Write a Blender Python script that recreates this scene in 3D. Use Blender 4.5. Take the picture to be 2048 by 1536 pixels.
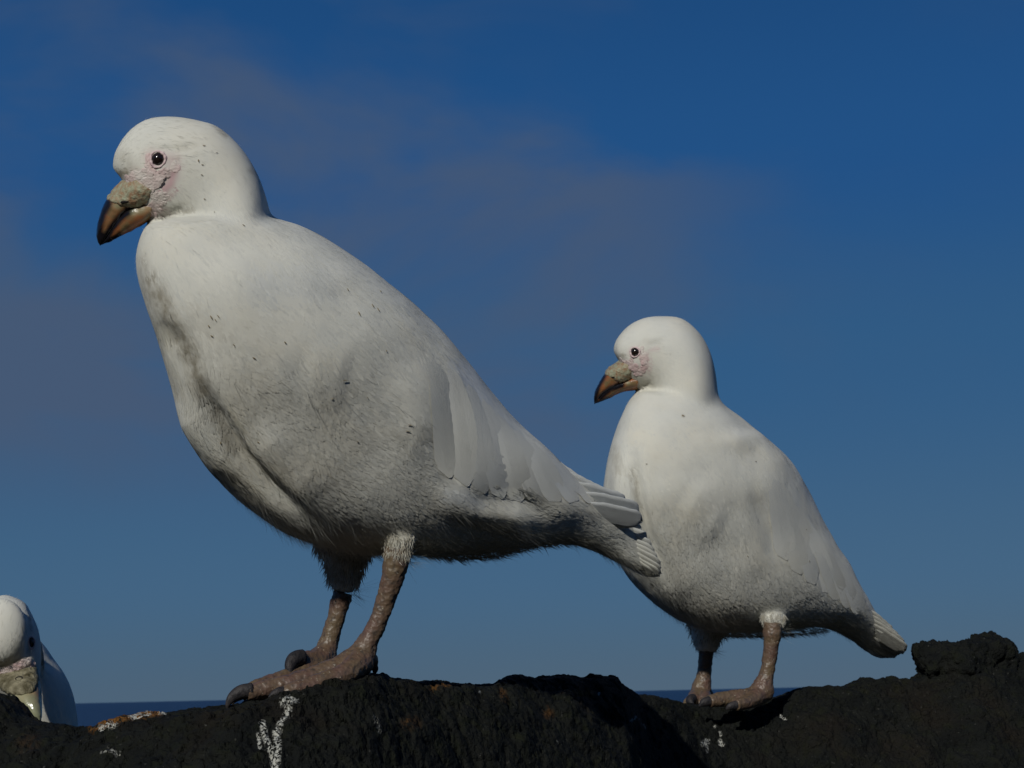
import bpy, bmesh, math, random
import numpy as np
from mathutils import Vector, Matrix, noise
from mathutils.bvhtree import BVHTree

random.seed(7); rng = np.random.default_rng(7)
SC = bpy.context.scene
for o in list(bpy.data.objects): bpy.data.objects.remove(o)
COL = SC.collection

# ------------------------------------------------------------------ camera
FPX = 3400.0                       # focal length in pixels of a 2048 px wide picture
CAM = Vector((0.0, 0.0, 6.0))      # six metres above the sea
HY, SL = 1387.0, -0.0222           # horizon height in the middle of the frame, its slope
f_over_u = (HY - 768.0) / FPX
# forward, up, right with f_z/u_z and r_z/u_z as the horizon asks
uz = 1.0 / math.sqrt(1 + f_over_u ** 2 + SL ** 2)
fz = f_over_u * uz; rz = SL * uz
fwd = Vector((0.0, math.sqrt(1 - fz * fz), fz))
ry = -rz * fz / fwd.y
right = Vector((math.sqrt(1 - ry * ry - rz * rz), ry, rz))
up = right.cross(fwd).normalized()
cam_data = bpy.data.cameras.new('camera'); cam = bpy.data.objects.new('camera', cam_data)
COL.objects.link(cam); SC.camera = cam
M = Matrix((right, up, -fwd)).transposed().to_4x4(); M.translation = CAM
cam.matrix_world = M
cam_data.sensor_width = 36.0; cam_data.lens = FPX / 2048 * 36.0
cam_data.clip_start = 0.02; cam_data.clip_end = 120000
cam_data.dof.use_dof = True; cam_data.dof.focus_distance = 1.12; cam_data.dof.aperture_fstop = 42

# ------------------------------------------------------------------ light
SUN_EL, SUN_AZ = 28.0, 199.0       # azimuth clockwise from +Y (the way the camera looks)
to_sun = Vector((math.sin(math.radians(SUN_AZ)) * math.cos(math.radians(SUN_EL)),
                 math.cos(math.radians(SUN_AZ)) * math.cos(math.radians(SUN_EL)),
                 math.sin(math.radians(SUN_EL))))
sd = bpy.data.lights.new('sun', 'SUN'); sd.energy = 4.6; sd.angle = math.radians(0.53); sd.color = (1.0, 0.972, 0.885)
sun = bpy.data.objects.new('sun', sd); COL.objects.link(sun)
sun.rotation_euler = to_sun.to_track_quat('Z', 'Y').to_euler()
sun.location = (0, 0, 30)
W = bpy.data.worlds.new('World'); SC.world = W; W.use_nodes = True
nt = W.node_tree; nt.nodes.clear()
def N(nt, t, **kw):
    n = nt.nodes.new(t)
    for k, v in kw.items():
        if k.startswith('i_'):
            k = k[2:]; k = int(k) if k.isdigit() else k.replace('_', ' ')
            n.inputs[k].default_value = v
        else: setattr(n, k, v)
    return n
sky = N(nt, 'ShaderNodeTexSky', sky_type='NISHITA', sun_disc=False, sun_elevation=math.radians(SUN_EL),
        sun_rotation=math.radians(SUN_AZ), altitude=1500.0, air_density=1.0, dust_density=0.1, ozone_density=2.5)
gam = N(nt, 'ShaderNodeGamma', i_Gamma=1.0)
nt.links.new(sky.outputs[0], gam.inputs[0])
tc = N(nt, 'ShaderNodeTexCoord')
mp = N(nt, 'ShaderNodeMapping'); mp.inputs['Scale'].default_value = (1.0, 1.0, 2.0); mp.inputs['Location'].default_value = (0.35, 0.1, 0.2)
nt.links.new(tc.outputs['Generated'], mp.inputs[0])
cn = N(nt, 'ShaderNodeTexNoise', i_Scale=4.2, i_Detail=5.0, i_Roughness=0.5, i_Distortion=0.4)
nt.links.new(mp.outputs[0], cn.inputs[0])
cr = N(nt, 'ShaderNodeMapRange', i_1=0.42, i_2=0.68, i_3=0.0, i_4=0.85, interpolation_type='SMOOTHSTEP')
nt.links.new(cn.outputs[0], cr.inputs[0])
mx = N(nt, 'ShaderNodeMix', data_type='RGBA')
sx = N(nt, 'ShaderNodeSeparateXYZ'); nt.links.new(tc.outputs['Generated'], sx.inputs[0])
cm = N(nt, 'ShaderNodeMapRange', i_1=0.02, i_2=0.20, i_3=1.0, i_4=0.12, interpolation_type='SMOOTHSTEP'); nt.links.new(sx.outputs[0], cm.inputs[0])
cz = N(nt, 'ShaderNodeMapRange', i_1=0.08, i_2=0.17, i_3=0.0, i_4=1.0, interpolation_type='SMOOTHSTEP'); nt.links.new(sx.outputs[2], cz.inputs[0])
cmm = N(nt, 'ShaderNodeMath', operation='MULTIPLY'); nt.links.new(cm.outputs[0], cmm.inputs[0]); nt.links.new(cr.outputs[0], cmm.inputs[1])
cmz = N(nt, 'ShaderNodeMath', operation='MULTIPLY'); nt.links.new(cmm.outputs[0], cmz.inputs[0]); nt.links.new(cz.outputs[0], cmz.inputs[1])
nt.links.new(cmz.outputs[0], mx.inputs['Factor'])
nt.links.new(gam.outputs[0], mx.inputs[6])
mx.inputs[7].default_value = (0.104, 0.158, 0.270, 1)
# the deep polarised blue of the photograph, by elevation over the whole dome, with a little of the physical sky in it
rp = N(nt, 'ShaderNodeValToRGB'); e = rp.color_ramp; e.interpolation = 'EASE'
def lin(c): return [((v / 255 + 0.055) / 1.055) ** 2.4 / 0.624 for v in c]
stops = [(0.0, (56, 88, 117)), (0.07, (55, 93, 128)), (0.19, (42, 88, 131)), (0.30, (27, 80, 135)), (0.42, (22, 72, 125)), (1.0, (14, 46, 96))]
while len(e.elements) < len(stops): e.elements.new(0.5)
for el, (p, c) in zip(e.elements, stops): el.position = p; el.color = (*lin(c), 1)
nt.links.new(sx.outputs[2], rp.inputs[0])
sc_ = N(nt, 'ShaderNodeVectorMath', operation='SCALE'); sc_.inputs['Scale'].default_value = 0.05
nt.links.new(gam.outputs[0], sc_.inputs[0])
m0 = N(nt, 'ShaderNodeMix', data_type='RGBA'); m0.inputs['Factor'].default_value = 0.88
nt.links.new(sc_.outputs[0], m0.inputs[6]); nt.links.new(rp.outputs[0], m0.inputs[7])
nt.links.new(m0.outputs[2], mx.inputs[6])
bg = N(nt, 'ShaderNodeBackground', i_Strength=1.0)
nt.links.new(mx.outputs[2], bg.inputs[0])
wo = N(nt, 'ShaderNodeOutputWorld'); nt.links.new(bg.outputs[0], wo.inputs[0])
SC.view_settings.view_transform = 'Standard'; SC.view_settings.look = 'None'
SC.view_settings.gamma = 1.0; SC.view_settings.use_curve_mapping = False
SC.view_settings.exposure = -0.68
SC.render.engine = 'CYCLES'

# ------------------------------------------------------------------ helpers
def at(px, py, d):
    """the point seen at photo pixel (px,py), d metres ahead of the camera"""
    return CAM + (fwd + right * ((px - 1024) / FPX) + up * ((768 - py) / FPX)) * d
RN = np.array([right, up, fwd]); CN = np.array(CAM)
def proj(P):
    """points (n,3) -> pixel x, pixel y, depth"""
    q = (P - CN) @ RN.T
    return 1024 + q[:, 0] / q[:, 2] * FPX, 768 - q[:, 1] / q[:, 2] * FPX, q[:, 2]
def mesh_obj(name, V, F, mat=None, parent=None, smooth=True):
    me = bpy.data.meshes.new(name)
    me.from_pydata([tuple(v) for v in V], [], [tuple(f) for f in F]); me.update()
    if smooth: me.polygons.foreach_set('use_smooth', [True] * len(me.polygons))
    o = bpy.data.objects.new(name, me); COL.objects.link(o)
    if mat: me.materials.append(mat)
    if parent is not None: put(o, parent)
    return o
def put(o, parent):
    o.parent = parent
    o.matrix_parent_inverse = Matrix.Translation(-world_loc(parent))
def world_loc(p):
    v = Vector(p.location)
    if p.parent is not None: v = Vector((0, 0, 0)) if p.type == 'MESH' else v
    return v
def thing(name, label, cat, loc, group=None):
    o = bpy.data.objects.new(name, None); COL.objects.link(o); o.location = loc
    o.empty_display_size = 0.05
    o['label'] = label; o['category'] = cat
    if group: o['group'] = group
    return o
def catmull(P, k):
    P = np.array(P, float); n = len(P); out = []
    E = np.vstack([2 * P[0] - P[1], P, 2 * P[-1] - P[-2]])
    for i in range(n - 1):
        a, b, c, d = E[i], E[i + 1], E[i + 2], E[i + 3]
        for j in range(k):
            t = j / k
            out.append(0.5 * ((2 * b) + (c - a) * t + (2 * a - 5 * b + 4 * c - d) * t * t + (3 * b - a - 3 * c + d) * t ** 3))
    out.append(P[-1]); return np.array(out)
def loft(stations, k=4, seg=40, pw=2.0):
    """stations: (x1,y1, x2,y2, depth, half_width[, depth_shift]) - rings whose outline passes through both pixels"""
    S = catmull([list(s) + [0.0] * (7 - len(s)) for s in stations], k)
    V = []; F = []
    for s in S:
        T = at(s[0], s[1], s[4] + s[6]); B = at(s[2], s[3], s[4] - s[6]); C = (T + B) / 2; A = (T - B) / 2
        D = (C - CAM).normalized() * max(s[5], 1e-5)
        for j in range(seg):
            a = 2 * math.pi * j / seg; c, q = math.cos(a), math.sin(a)
            c = math.copysign(abs(c) ** (2 / pw), c); q = math.copysign(abs(q) ** (2 / pw), q)
            V.append(C + A * c + D * q)
    n = len(S)
    for i in range(n - 1):
        for j in range(seg):
            a = i * seg + j; b = i * seg + (j + 1) % seg
            F.append((a, b, b + seg, a + seg))
    F.append(tuple(range(seg - 1, -1, -1))); F.append(tuple(range((n - 1) * seg, n * seg)))
    return V, F
def tube(points, k=5, seg=14, flat=1.0):
    """points: (x,y,depth,radius_m)"""
    Pw = [list(at(p[0], p[1], p[2])) + [p[3]] for p in points]
    S = catmull(Pw, k); V = []; F = []
    prev = None
    for i, s in enumerate(S):
        p = Vector(s[:3]); q = Vector(S[min(i + 1, len(S) - 1)][:3]) - Vector(S[max(i - 1, 0)][:3]); q.normalize()
        n = q.cross(fwd if prev is None else prev)
        if prev is None: n = q.cross(fwd); n.normalize(); b = q.cross(n)
        else: b = prev - q * prev.dot(q); b.normalize(); n = b.cross(q)
        prev = b
        for j in range(seg):
            a = 2 * math.pi * j / seg
            V.append(p + (n * math.cos(a) + b * math.sin(a) * flat) * max(s[3], 1e-5))
    m = len(S)
    for i in range(m - 1):
        for j in range(seg):
            a = i * seg + j; b = i * seg + (j + 1) % seg
            F.append((a, a + seg, b + seg, b))
    F.append(tuple(range(seg))); F.append(tuple(range(m * seg - 1, (m - 1) * seg - 1, -1)))
    return V, F
def ellipsoid(px, py, d, rx, ry_, rz_):
    c = at(px, py, d); V = []; F = []; n, m = 20, 12
    V.append(c + up * ry_)
    for i in range(1, m):
        a = math.pi * i / m
        for j in range(n):
            b = 2 * math.pi * j / n
            V.append(c + up * (ry_ * math.cos(a)) + right * (rx * math.sin(a) * math.cos(b)) + fwd * (rz_ * math.sin(a) * math.sin(b)))
    V.append(c - up * ry_)
    for j in range(n): F.append((0, 1 + (j + 1) % n, 1 + j))
    for i in range(m - 2):
        for j in range(n):
            a = 1 + i * n + j; b = 1 + i * n + (j + 1) % n
            F.append((a, b, b + n, a + n))
    e = len(V) - 1; s = 1 + (m - 2) * n
    for j in range(n): F.append((e, s + j, s + (j + 1) % n))
    return V, F
def merge(parts):
    V = []; F = []
    for v, f in parts:
        o = len(V); V += list(v); F += [tuple(i + o for i in q) for q in f]
    return V, F
def remeshed(parts, voxel, smooth=6):
    """union of closed shells as ONE continuous skin -> (V array, faces list)"""
    V, F = merge(parts)
    me = bpy.data.meshes.new('tmp'); me.from_pydata([tuple(v) for v in V], [], F)
    bm = bmesh.new(); bm.from_mesh(me); bmesh.ops.recalc_face_normals(bm, faces=bm.faces); bm.to_mesh(me); bm.free()
    o = bpy.data.objects.new('tmp', me); COL.objects.link(o)
    r = o.modifiers.new('r', 'REMESH'); r.mode = 'VOXEL'; r.voxel_size = voxel; r.adaptivity = 0
    s = o.modifiers.new('s', 'SMOOTH'); s.iterations = smooth; s.factor = 0.5
    dg = bpy.context.evaluated_depsgraph_get(); ev = o.evaluated_get(dg); m2 = ev.to_mesh()
    n = len(m2.vertices); co = np.empty(n * 3); m2.vertices.foreach_get('co', co); co = co.reshape(-1, 3)
    fs = [tuple(p.vertices) for p in m2.polygons]
    ev.to_mesh_clear(); bpy.data.objects.remove(o); bpy.data.meshes.remove(me)
    return co, fs
def normals_of(V, F):
    me = bpy.data.meshes.new('tmp'); me.from_pydata(V.tolist(), [], F); me.update()
    a = np.empty(len(V) * 3); me.vertex_normals.foreach_get('vector', a)
    bpy.data.meshes.remove(me); return a.reshape(-1, 3)
def seg_dist(px, py, pts):
    """distance in pixels from arrays px,py to a polyline"""
    best = np.full(px.shape, 1e9)
    if len(pts) == 1: return np.hypot(px - pts[0][0], py - pts[0][1])
    for (x0, y0), (x1, y1) in zip(pts[:-1], pts[1:]):
        dx, dy = x1 - x0, y1 - y0; L = dx * dx + dy * dy
        t = np.clip(((px - x0) * dx + (py - y0) * dy) / L, 0, 1)
        best = np.minimum(best, np.hypot(px - x0 - t * dx, py - y0 - t * dy))
    return best
def taper(px, py, pts):
    """0 at both ends of a stroke, 1 in its middle"""
    if len(pts) < 2: return 1.0
    best = np.full(px.shape, 1e9); arc = np.zeros(px.shape); a0 = 0.0; tot = sum(math.dist(p, q) for p, q in zip(pts[:-1], pts[1:]))
    for (x0, y0), (x1, y1) in zip(pts[:-1], pts[1:]):
        dx, dy = x1 - x0, y1 - y0; L = math.hypot(dx, dy)
        t = np.clip(((px - x0) * dx + (py - y0) * dy) / (L * L), 0, 1); d = np.hypot(px - x0 - t * dx, py - y0 - t * dy)
        arc = np.where(d < best, (a0 + t * L) / tot, arc); best = np.minimum(best, d); a0 += L
    return np.clip(np.minimum(arc, 1 - arc) * 3.5 + 0.12, 0, 1)
def fall(d, r): 
    t = np.clip(1 - d / r, 0, 1); return t * t * (3 - 2 * t)
def nz(P, s, off=0.0, octv=3):
    o = Vector((off, off * 1.7, -off))
    return np.array([noise.fractal(Vector(p) * s + o, 0.6, 2.0, octv) for p in P])
def setattrs(o, **kw):
    for k, v in kw.items():
        a = o.data.attributes.new(k, 'FLOAT', 'POINT'); a.data.foreach_set('value', np.asarray(v, dtype=np.float32))

def setfuv(o, su, sv, rnd):
    a = o.data.attributes.new('fuv', 'FLOAT_VECTOR', 'POINT')
    a.data.foreach_set('vector', np.stack([su * 2600, sv * 170, rnd], 1).astype(np.float32).ravel())
# ------------------------------------------------------------------ materials
def new_mat(name):
    m = bpy.data.materials.new(name); m.use_nodes = True; t = m.node_tree
    return m, t, t.nodes['Principled BSDF']
def attr(t, n): 
    a = t.nodes.new('ShaderNodeAttribute'); a.attribute_name = n; return a.outputs['Fac']
def mixc(t, fac, a, b):
    m = t.nodes.new('ShaderNodeMix'); m.data_type = 'RGBA'
    for s, i in ((fac, 0), (a, 6), (b, 7)):
        if isinstance(s, (tuple, list)): m.inputs[i].default_value = (*s, 1)
        elif isinstance(s, float): m.inputs[i].default_value = s
        else: t.links.new(s, m.inputs[i])
    return m.outputs[2]
def noise_f(t, scale, lo, hi, detail=4.0, a=0.0, b=1.0, vec=None, dist=0.0):
    n = N(t, 'ShaderNodeTexNoise', i_Scale=scale, i_Detail=detail, i_Distortion=dist)
    if vec is None:
        g = N(t, 'ShaderNodeNewGeometry'); vec = g.outputs['Position']
    t.links.new(vec, n.inputs[0])
    r = N(t, 'ShaderNodeMapRange', i_1=lo, i_2=hi, i_3=a, i_4=b); t.links.new(n.outputs[0], r.inputs[0])
    return r.outputs[0]
def bump(t, b, h, strength, dist):
    n = N(t, 'ShaderNodeBump', i_Strength=strength, i_Distance=dist)
    t.links.new(h, n.inputs['Height']); t.links.new(n.outputs[0], b.inputs['Normal'])
    return n

def feather_material():
    m, t, b = new_mat('plumage')
    base = mixc(t, noise_f(t, 45, 0.35, 0.65), (0.80, 0.79, 0.725), (0.765, 0.76, 0.70))
    base = mixc(t, noise_f(t, 14, 0.45, 0.7, b=0.6), base, (0.76, 0.71, 0.585))
    base = mixc(t, attr(t, 'tint'), base, (0.69, 0.695, 0.655))
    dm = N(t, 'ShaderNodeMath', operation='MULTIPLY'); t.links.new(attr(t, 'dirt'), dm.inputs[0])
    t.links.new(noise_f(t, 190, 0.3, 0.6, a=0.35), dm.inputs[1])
    base = mixc(t, dm.outputs[0], base, (0.27, 0.235, 0.165))  # brown for dirt marks, and for shade painted into tufts and tails
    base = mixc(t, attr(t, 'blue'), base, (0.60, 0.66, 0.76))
    base = mixc(t, attr(t, 'pink'), base, (0.58, 0.40, 0.41))
    t.links.new(base, b.inputs['Base Color'])
    b.inputs['Roughness'].default_value = 0.75; b.inputs['Specular IOR Level'].default_value = 0.18
    uv = attr(t, 'barb')
    w = N(t, 'ShaderNodeTexNoise', i_Scale=1.0, i_Detail=3.0, i_Roughness=0.6)
    fa = t.nodes.new('ShaderNodeAttribute'); fa.attribute_name = 'fuv'
    g = N(t, 'ShaderNodeNewGeometry'); t.links.new(fa.outputs['Vector'], w.inputs[0])
    bump(t, b, w.outputs[0], 0.5, 0.0006)
    tr = N(t, 'ShaderNodeBsdfTranslucent'); t.links.new(base, tr.inputs[0])
    ms = N(t, 'ShaderNodeMixShader', i_0=0.28)
    t.links.new(b.outputs[0], ms.inputs[1]); t.links.new(tr.outputs[0], ms.inputs[2])
    t.links.new(ms.outputs[0], t.nodes['Material Output'].inputs[0])
    return m
PLUME = feather_material()
def simple(name, col, rough=0.6, spec=0.4, col2=None, sc=120, bsc=0, bs=0.3, bd=0.001):
    m, t, b = new_mat(name)
    c = mixc(t, noise_f(t, sc, 0.35, 0.65), col, col2 or tuple(x * 0.75 for x in col))
    t.links.new(c, b.inputs['Base Color'])
    b.inputs['Roughness'].default_value = rough; b.inputs['Specular IOR Level'].default_value = spec
    if bsc: bump(t, b, noise_f(t, bsc, 0.3, 0.7), bs, bd)
    return m
def bill_material():
    m, t, b = new_mat('bill_horn')
    horn = mixc(t, noise_f(t, 160, 0.35, 0.65), (0.25, 0.085, 0.03), (0.15, 0.105, 0.05))
    c = mixc(t, attr(t, 'dark'), horn, (0.008, 0.007, 0.009))
    c = mixc(t, attr(t, 'green'), c, (0.30, 0.32, 0.20))
    t.links.new(c, b.inputs['Base Color'])
    
    rr = N(t, 'ShaderNodeMapRange', i_3=0.33, i_4=0.13); t.links.new(attr(t, 'dark'), rr.inputs[0]); t.links.new(rr.outputs[0], b.inputs['Roughness']); b.inputs['Specular IOR Level'].default_value = 0.38
    bump(t, b, noise_f(t, 420, 0.3, 0.7), 0.25, 0.0004)
    return m
BILL = bill_material()
SHEATH = simple('bill_sheath', (0.32, 0.34, 0.24), 0.55, 0.3, (0.27, 0.165, 0.095), 330, 480, 0.5, 0.0010)
EYE = simple('eye_black', (0.010, 0.008, 0.008), 0.13, 0.6, (0.018, 0.010, 0.007), 300)
LID = simple('eyelid_skin', (0.66, 0.54, 0.52), 0.5, 0.3, (0.56, 0.40, 0.42), 400, 900, 0.5, 0.0005)
SKIN = simple('face_skin', (0.56, 0.51, 0.47), 0.6, 0.25, (0.52, 0.38, 0.37), 90, 700, 0.7, 0.0005)
DARK = simple('nostril_dark', (0.012, 0.010, 0.010), 0.7, 0.2)
CLAW = simple('claw_horn', (0.012, 0.012, 0.015), 0.6, 0.3, (0.035, 0.03, 0.03), 200, 500, 0.5, 0.0006)
FLECK = simple('dirt_fleck', (0.17, 0.13, 0.07), 0.8, 0.1, (0.26, 0.21, 0.13), 300)
def leg_material():
    m, t, b = new_mat('leg_skin')
    c = mixc(t, noise_f(t, 60, 0.35, 0.65), (0.112, 0.066, 0.050), (0.115, 0.082, 0.048))
    c = mixc(t, noise_f(t, 260, 0.52, 0.7), c, (0.06, 0.045, 0.035))
    c = mixc(t, noise_f(t, 520, 0.66, 0.74), c, (0.42, 0.37, 0.28))
    t.links.new(c, b.inputs['Base Color'])
    b.inputs['Roughness'].default_value = 0.45; b.inputs['Specular IOR Level'].default_value = 0.45
    v = N(t, 'ShaderNodeTexVoronoi', i_Scale=420.0); g = N(t, 'ShaderNodeNewGeometry')
    t.links.new(g.outputs['Position'], v.inputs[0])
    bump(t, b, v.outputs[0], 0.45, 0.0008)
    return m
LEG = leg_material()

# ------------------------------------------------------------------ feathers
def make_body(name, parts, voxel, root, spine, opts):
    """one continuous skin; opts: grooves, ridges, dirt, pink, bare masks in photo pixels"""
    V, F = remeshed(parts, voxel, opts.get('smooth', 8))
    Nn = normals_of(V, F); X, Y, D = proj(V)
    view = (V - CN); view /= np.linalg.norm(view, axis=1)[:, None]
    facing = np.clip(-(Nn * view).sum(1) * 3 + 0.3, 0, 1)
    disp = nz(V, 18, 3.1, 2) * 0.0012 + nz(V, 70, 8.0, 2) * 0.00012
    head = fall(np.linalg.norm(V - np.array(at(*opts['head'])), axis=1), opts['headr'])
    disp *= (1 - 0.8 * head)
    for pts, r, h in opts.get('strokes', []):
        disp += fall(seg_dist(X, Y, pts), r) * h * facing * taper(X, Y, pts)
    V2 = V + Nn * disp[:, None]
    o = mesh_obj(name, V2, F, PLUME, root)
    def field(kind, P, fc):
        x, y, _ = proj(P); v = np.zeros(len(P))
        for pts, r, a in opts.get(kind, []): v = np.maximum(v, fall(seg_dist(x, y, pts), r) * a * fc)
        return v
    z = np.zeros(len(V2))
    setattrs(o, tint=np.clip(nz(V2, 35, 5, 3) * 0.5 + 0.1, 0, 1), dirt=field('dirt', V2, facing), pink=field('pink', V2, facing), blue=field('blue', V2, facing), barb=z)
    bvh = BVHTree.FromPolygons([Vector(v) for v in V2], F)
    # --- feathers, laid head to tail
    tri = []; 
    for f in F:
        tri.append((f[0], f[1], f[2]))
        if len(f) == 4: tri.append((f[0], f[2], f[3]))
    tri = np.array(tri); A, B, C = V2[tri[:, 0]], V2[tri[:, 1]], V2[tri[:, 2]]
    N2 = normals_of(V2, F)
    ar = np.linalg.norm(np.cross(B - A, C - A), axis=1); 
    cen = (A + B + C) / 3; hdist = np.linalg.norm(cen - np.array(at(*opts['head'])), axis=1)
    ar = ar * (1 + 3.0 * np.clip(fall(hdist, opts['headr'] * 1.2) * 2.2, 0, 1)); cdf = np.cumsum(ar) / ar.sum()
    n = opts['count']
    ti = np.searchsorted(cdf, rng.random(n)); u = rng.random(n); v = rng.random(n); sw = u + v > 1
    u[sw], v[sw] = 1 - u[sw], 1 - v[sw]
    P = A[ti] + (B - A)[ti] * u[:, None] + (C - A)[ti] * v[:, None]
    NN = N2[tri[ti, 0]]
    # flow: spine directions blended by distance
    sp = np.array([list(at(*s)) for s in spine]); sm = (sp[1:] + sp[:-1]) / 2; sdn = sp[1:] - sp[:-1]; sdn /= np.linalg.norm(sdn, axis=1)[:, None]
    w = 1 / (((P[:, None, :] - sm[None]) ** 2).sum(2) + 1e-5) ** 2
    fl = (w[:, :, None] * sdn[None]).sum(1)
    fl += np.array([0, 0, -0.12]) * np.linalg.norm(fl, axis=1)[:, None]
    jit = np.stack([nz(P, 30, 20, 2), nz(P, 30, 40, 2), nz(P, 30, 60, 2)], 1)
    fl /= np.linalg.norm(fl, axis=1)[:, None]; fl = fl + jit * 0.30 + rng.normal(0, 0.05, P.shape)
    fl -= NN * (fl * NN).sum(1)[:, None]; fl /= np.linalg.norm(fl, axis=1)[:, None]
    S = np.cross(NN, fl)
    x, y, _ = proj(P); vw = P - CN; vw /= np.linalg.norm(vw, axis=1)[:, None]
    fc = np.clip(-(NN * vw).sum(1) * 3 + 0.3, 0, 1)
    bare = np.zeros(n)
    for pts, r, a in opts['bare']: bare = np.maximum(bare, (seg_dist(x, y, pts) < r) * (fc > 0.1))
    hd = fall(np.linalg.norm(P - np.array(at(*opts['head'])), axis=1), opts['headr'] * 1.25); hd = np.clip(hd * 2.2, 0, 1)
    fluff = np.clip(-NN[:, 2] * 1.6 - 0.5, 0, 1)
    L = (0.0105 * (1 - hd) + 0.0042 * hd) * rng.uniform(0.75, 1.25, n) * (1 + 0.3 * fluff)
    Wd = (0.00135 * (1 - hd) + 0.0008 * hd) * rng.uniform(0.8, 1.2, n) * (1 - 0.35 * fluff)
    lift = (0.00002 + 0.0011 * fluff + 0.00012 * rng.random(n) ** 4) * (1 - 0.75 * hd)
    keep = bare < 0.5
    for a_ in opts.get('extra_mask', []): keep &= ~a_(x, y, fc)
    P, NN, fl, S, L, Wd, lift, fc, hd = [q[keep] for q in (P, NN, fl, S, L, Wd, lift, fc, hd)]
    n = len(P)
    T = [0.0, 0.4, 0.78, 1.0]; WW = [0.55, 1.0, 0.75, 0.12]
    verts = np.empty((n, 12, 3)); barb = np.empty((n, 12))
    su = np.empty((n, 12)); sv = np.empty((n, 12)); cn_ = np.empty((n, 12, 3)); fn = [tuple(f) for f in F]; fnorm = np.array([N2[list(f)].mean(0) for f in F])
    njit = rng.normal(0, 0.045, (n, 3))
    for i, (t, ww) in enumerate(zip(T, WW)):
        ctr = P + fl * (L * t)[:, None]; pr = np.empty((n, 3)); ni = np.empty(n, int)
        for k_ in range(n):
            q_ = bvh.find_nearest(Vector(ctr[k_])); pr[k_] = q_[0]; ni[k_] = q_[2]
        nn_ = fnorm[ni]; nn_ = nn_ * 0.7 + NN * 0.3 + njit; nn_ /= np.linalg.norm(nn_, axis=1)[:, None]
        hg = (-0.00009 + lift * t * 1.0 + 0.00006 * t) * (1 - 0.4 * hd)
        for j, sx in enumerate((-1, 0, 1)):
            verts[:, i * 3 + j] = pr + S * (Wd * ww * sx)[:, None] + nn_ * (hg + (Wd * 0.01 if sx == 0 else 0))[:, None]
            barb[:, i * 3 + j] = sx; cn_[:, i * 3 + j] = nn_; su[:, i * 3 + j] = Wd * ww * sx; sv[:, i * 3 + j] = L * t
        continue
        hgt = -0.00045 * (1 - hd) - 0.0001 * hd + lift * t + 0.0002 * hd * t - (L * t) ** 2 / (2 * 0.13) * (1 - hd)
        for j, sx in enumerate((-1, 0, 1)):
            verts[:, i * 3 + j] = P + fl * (L * t)[:, None] + S * (Wd * ww * sx)[:, None] + NN * (hgt + (Wd * 0.07 if sx == 0 else 0))[:, None]
            barb[:, i * 3 + j] = sx
    VV = verts.reshape(-1, 3)
    q = []
    for i in range(3):
        for j in range(2): q.append([i * 3 + j, i * 3 + j + 3, i * 3 + j + 4, i * 3 + j + 1])
    q = np.array(q); FF = (np.arange(n)[:, None, None] * 12 + q[None]).reshape(-1, 4)
    c = fast_mesh('contour_feathers', VV, FF, PLUME, root); c['kind'] = 'stuff'
    setfuv(c, su.ravel(), sv.ravel(), np.repeat(rng.random(n) * 400, 12))
    g = np.empty(len(VV) * 3); c.data.vertex_normals.foreach_get('vector', g); g = g.reshape(-1, 3)
    bnm = cn_.reshape(-1, 3); pass
    c.data.normals_split_custom_set_from_vertices((bnm * 0.7 + g * 0.3).tolist())
    rep = lambda a: np.repeat(a, 12)
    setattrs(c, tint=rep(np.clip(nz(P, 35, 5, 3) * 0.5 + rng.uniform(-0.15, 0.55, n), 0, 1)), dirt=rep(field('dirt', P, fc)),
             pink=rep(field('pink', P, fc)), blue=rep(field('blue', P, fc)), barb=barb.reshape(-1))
    # --- fuzz: fine loose barbs
    m = opts['fuzz']; w_ = np.clip((-NN[:, 2] - 0.7) * 3, 0, 1) + 0.012 + 0.05 * hd; idx = rng.choice(n, m, p=w_ / w_.sum())
    fl2 = fl[idx] + rng.normal(0, 0.18, (m, 3)); NP = NN[idx]; flf = np.clip(-NP[:, 2] * 1.6 - 0.3, 0, 1)
    Lf = (0.0055 * (1 - hd[idx]) + 0.003 * hd[idx]) * rng.uniform(0.5, 1.4, m) * (1 + 0.9 * flf)
    lf = Lf * (0.03 + 0.05 * rng.random(m) + 0.22 * flf); wf = 0.00010 * (1 + flf * 0.6); p0 = P[idx] + fl[idx] * (L[idx] * rng.random(m))[:, None] 
    Sf = S[idx]; vv = np.empty((m, 6, 3))
    for i, (t, ww) in enumerate(((0, 1), (0.5, 0.9), (1, 0.15))):
        for j, sx in enumerate((-1, 1)):
            vv[:, i * 2 + j] = p0 + fl2 * (Lf * t)[:, None] + NP * (lf * t - (Lf * t) ** 2 * 4)[:, None] + Sf * (wf * ww * sx)[:, None] 
    q = np.array([[0, 2, 3, 1], [2, 4, 5, 3]]); FF = (np.arange(m)[:, None, None] * 6 + q[None]).reshape(-1, 4)
    c2 = fast_mesh('down_fuzz', vv.reshape(-1, 3), FF, PLUME, root); c2['kind'] = 'stuff'
    c2.data.normals_split_custom_set_from_vertices(np.repeat(NP, 6, axis=0).tolist())
    rep = lambda a: np.repeat(a, 6)
    setattrs(c2, tint=rep(rng.uniform(0, 0.3, m)), dirt=rep(field('dirt', P[idx], fc[idx]) * 0.7), pink=rep(field('pink', P[idx], fc[idx]) * 0.5), blue=rep(np.zeros(m)), barb=rep(np.zeros(m)))
    return o, bvh
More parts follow.
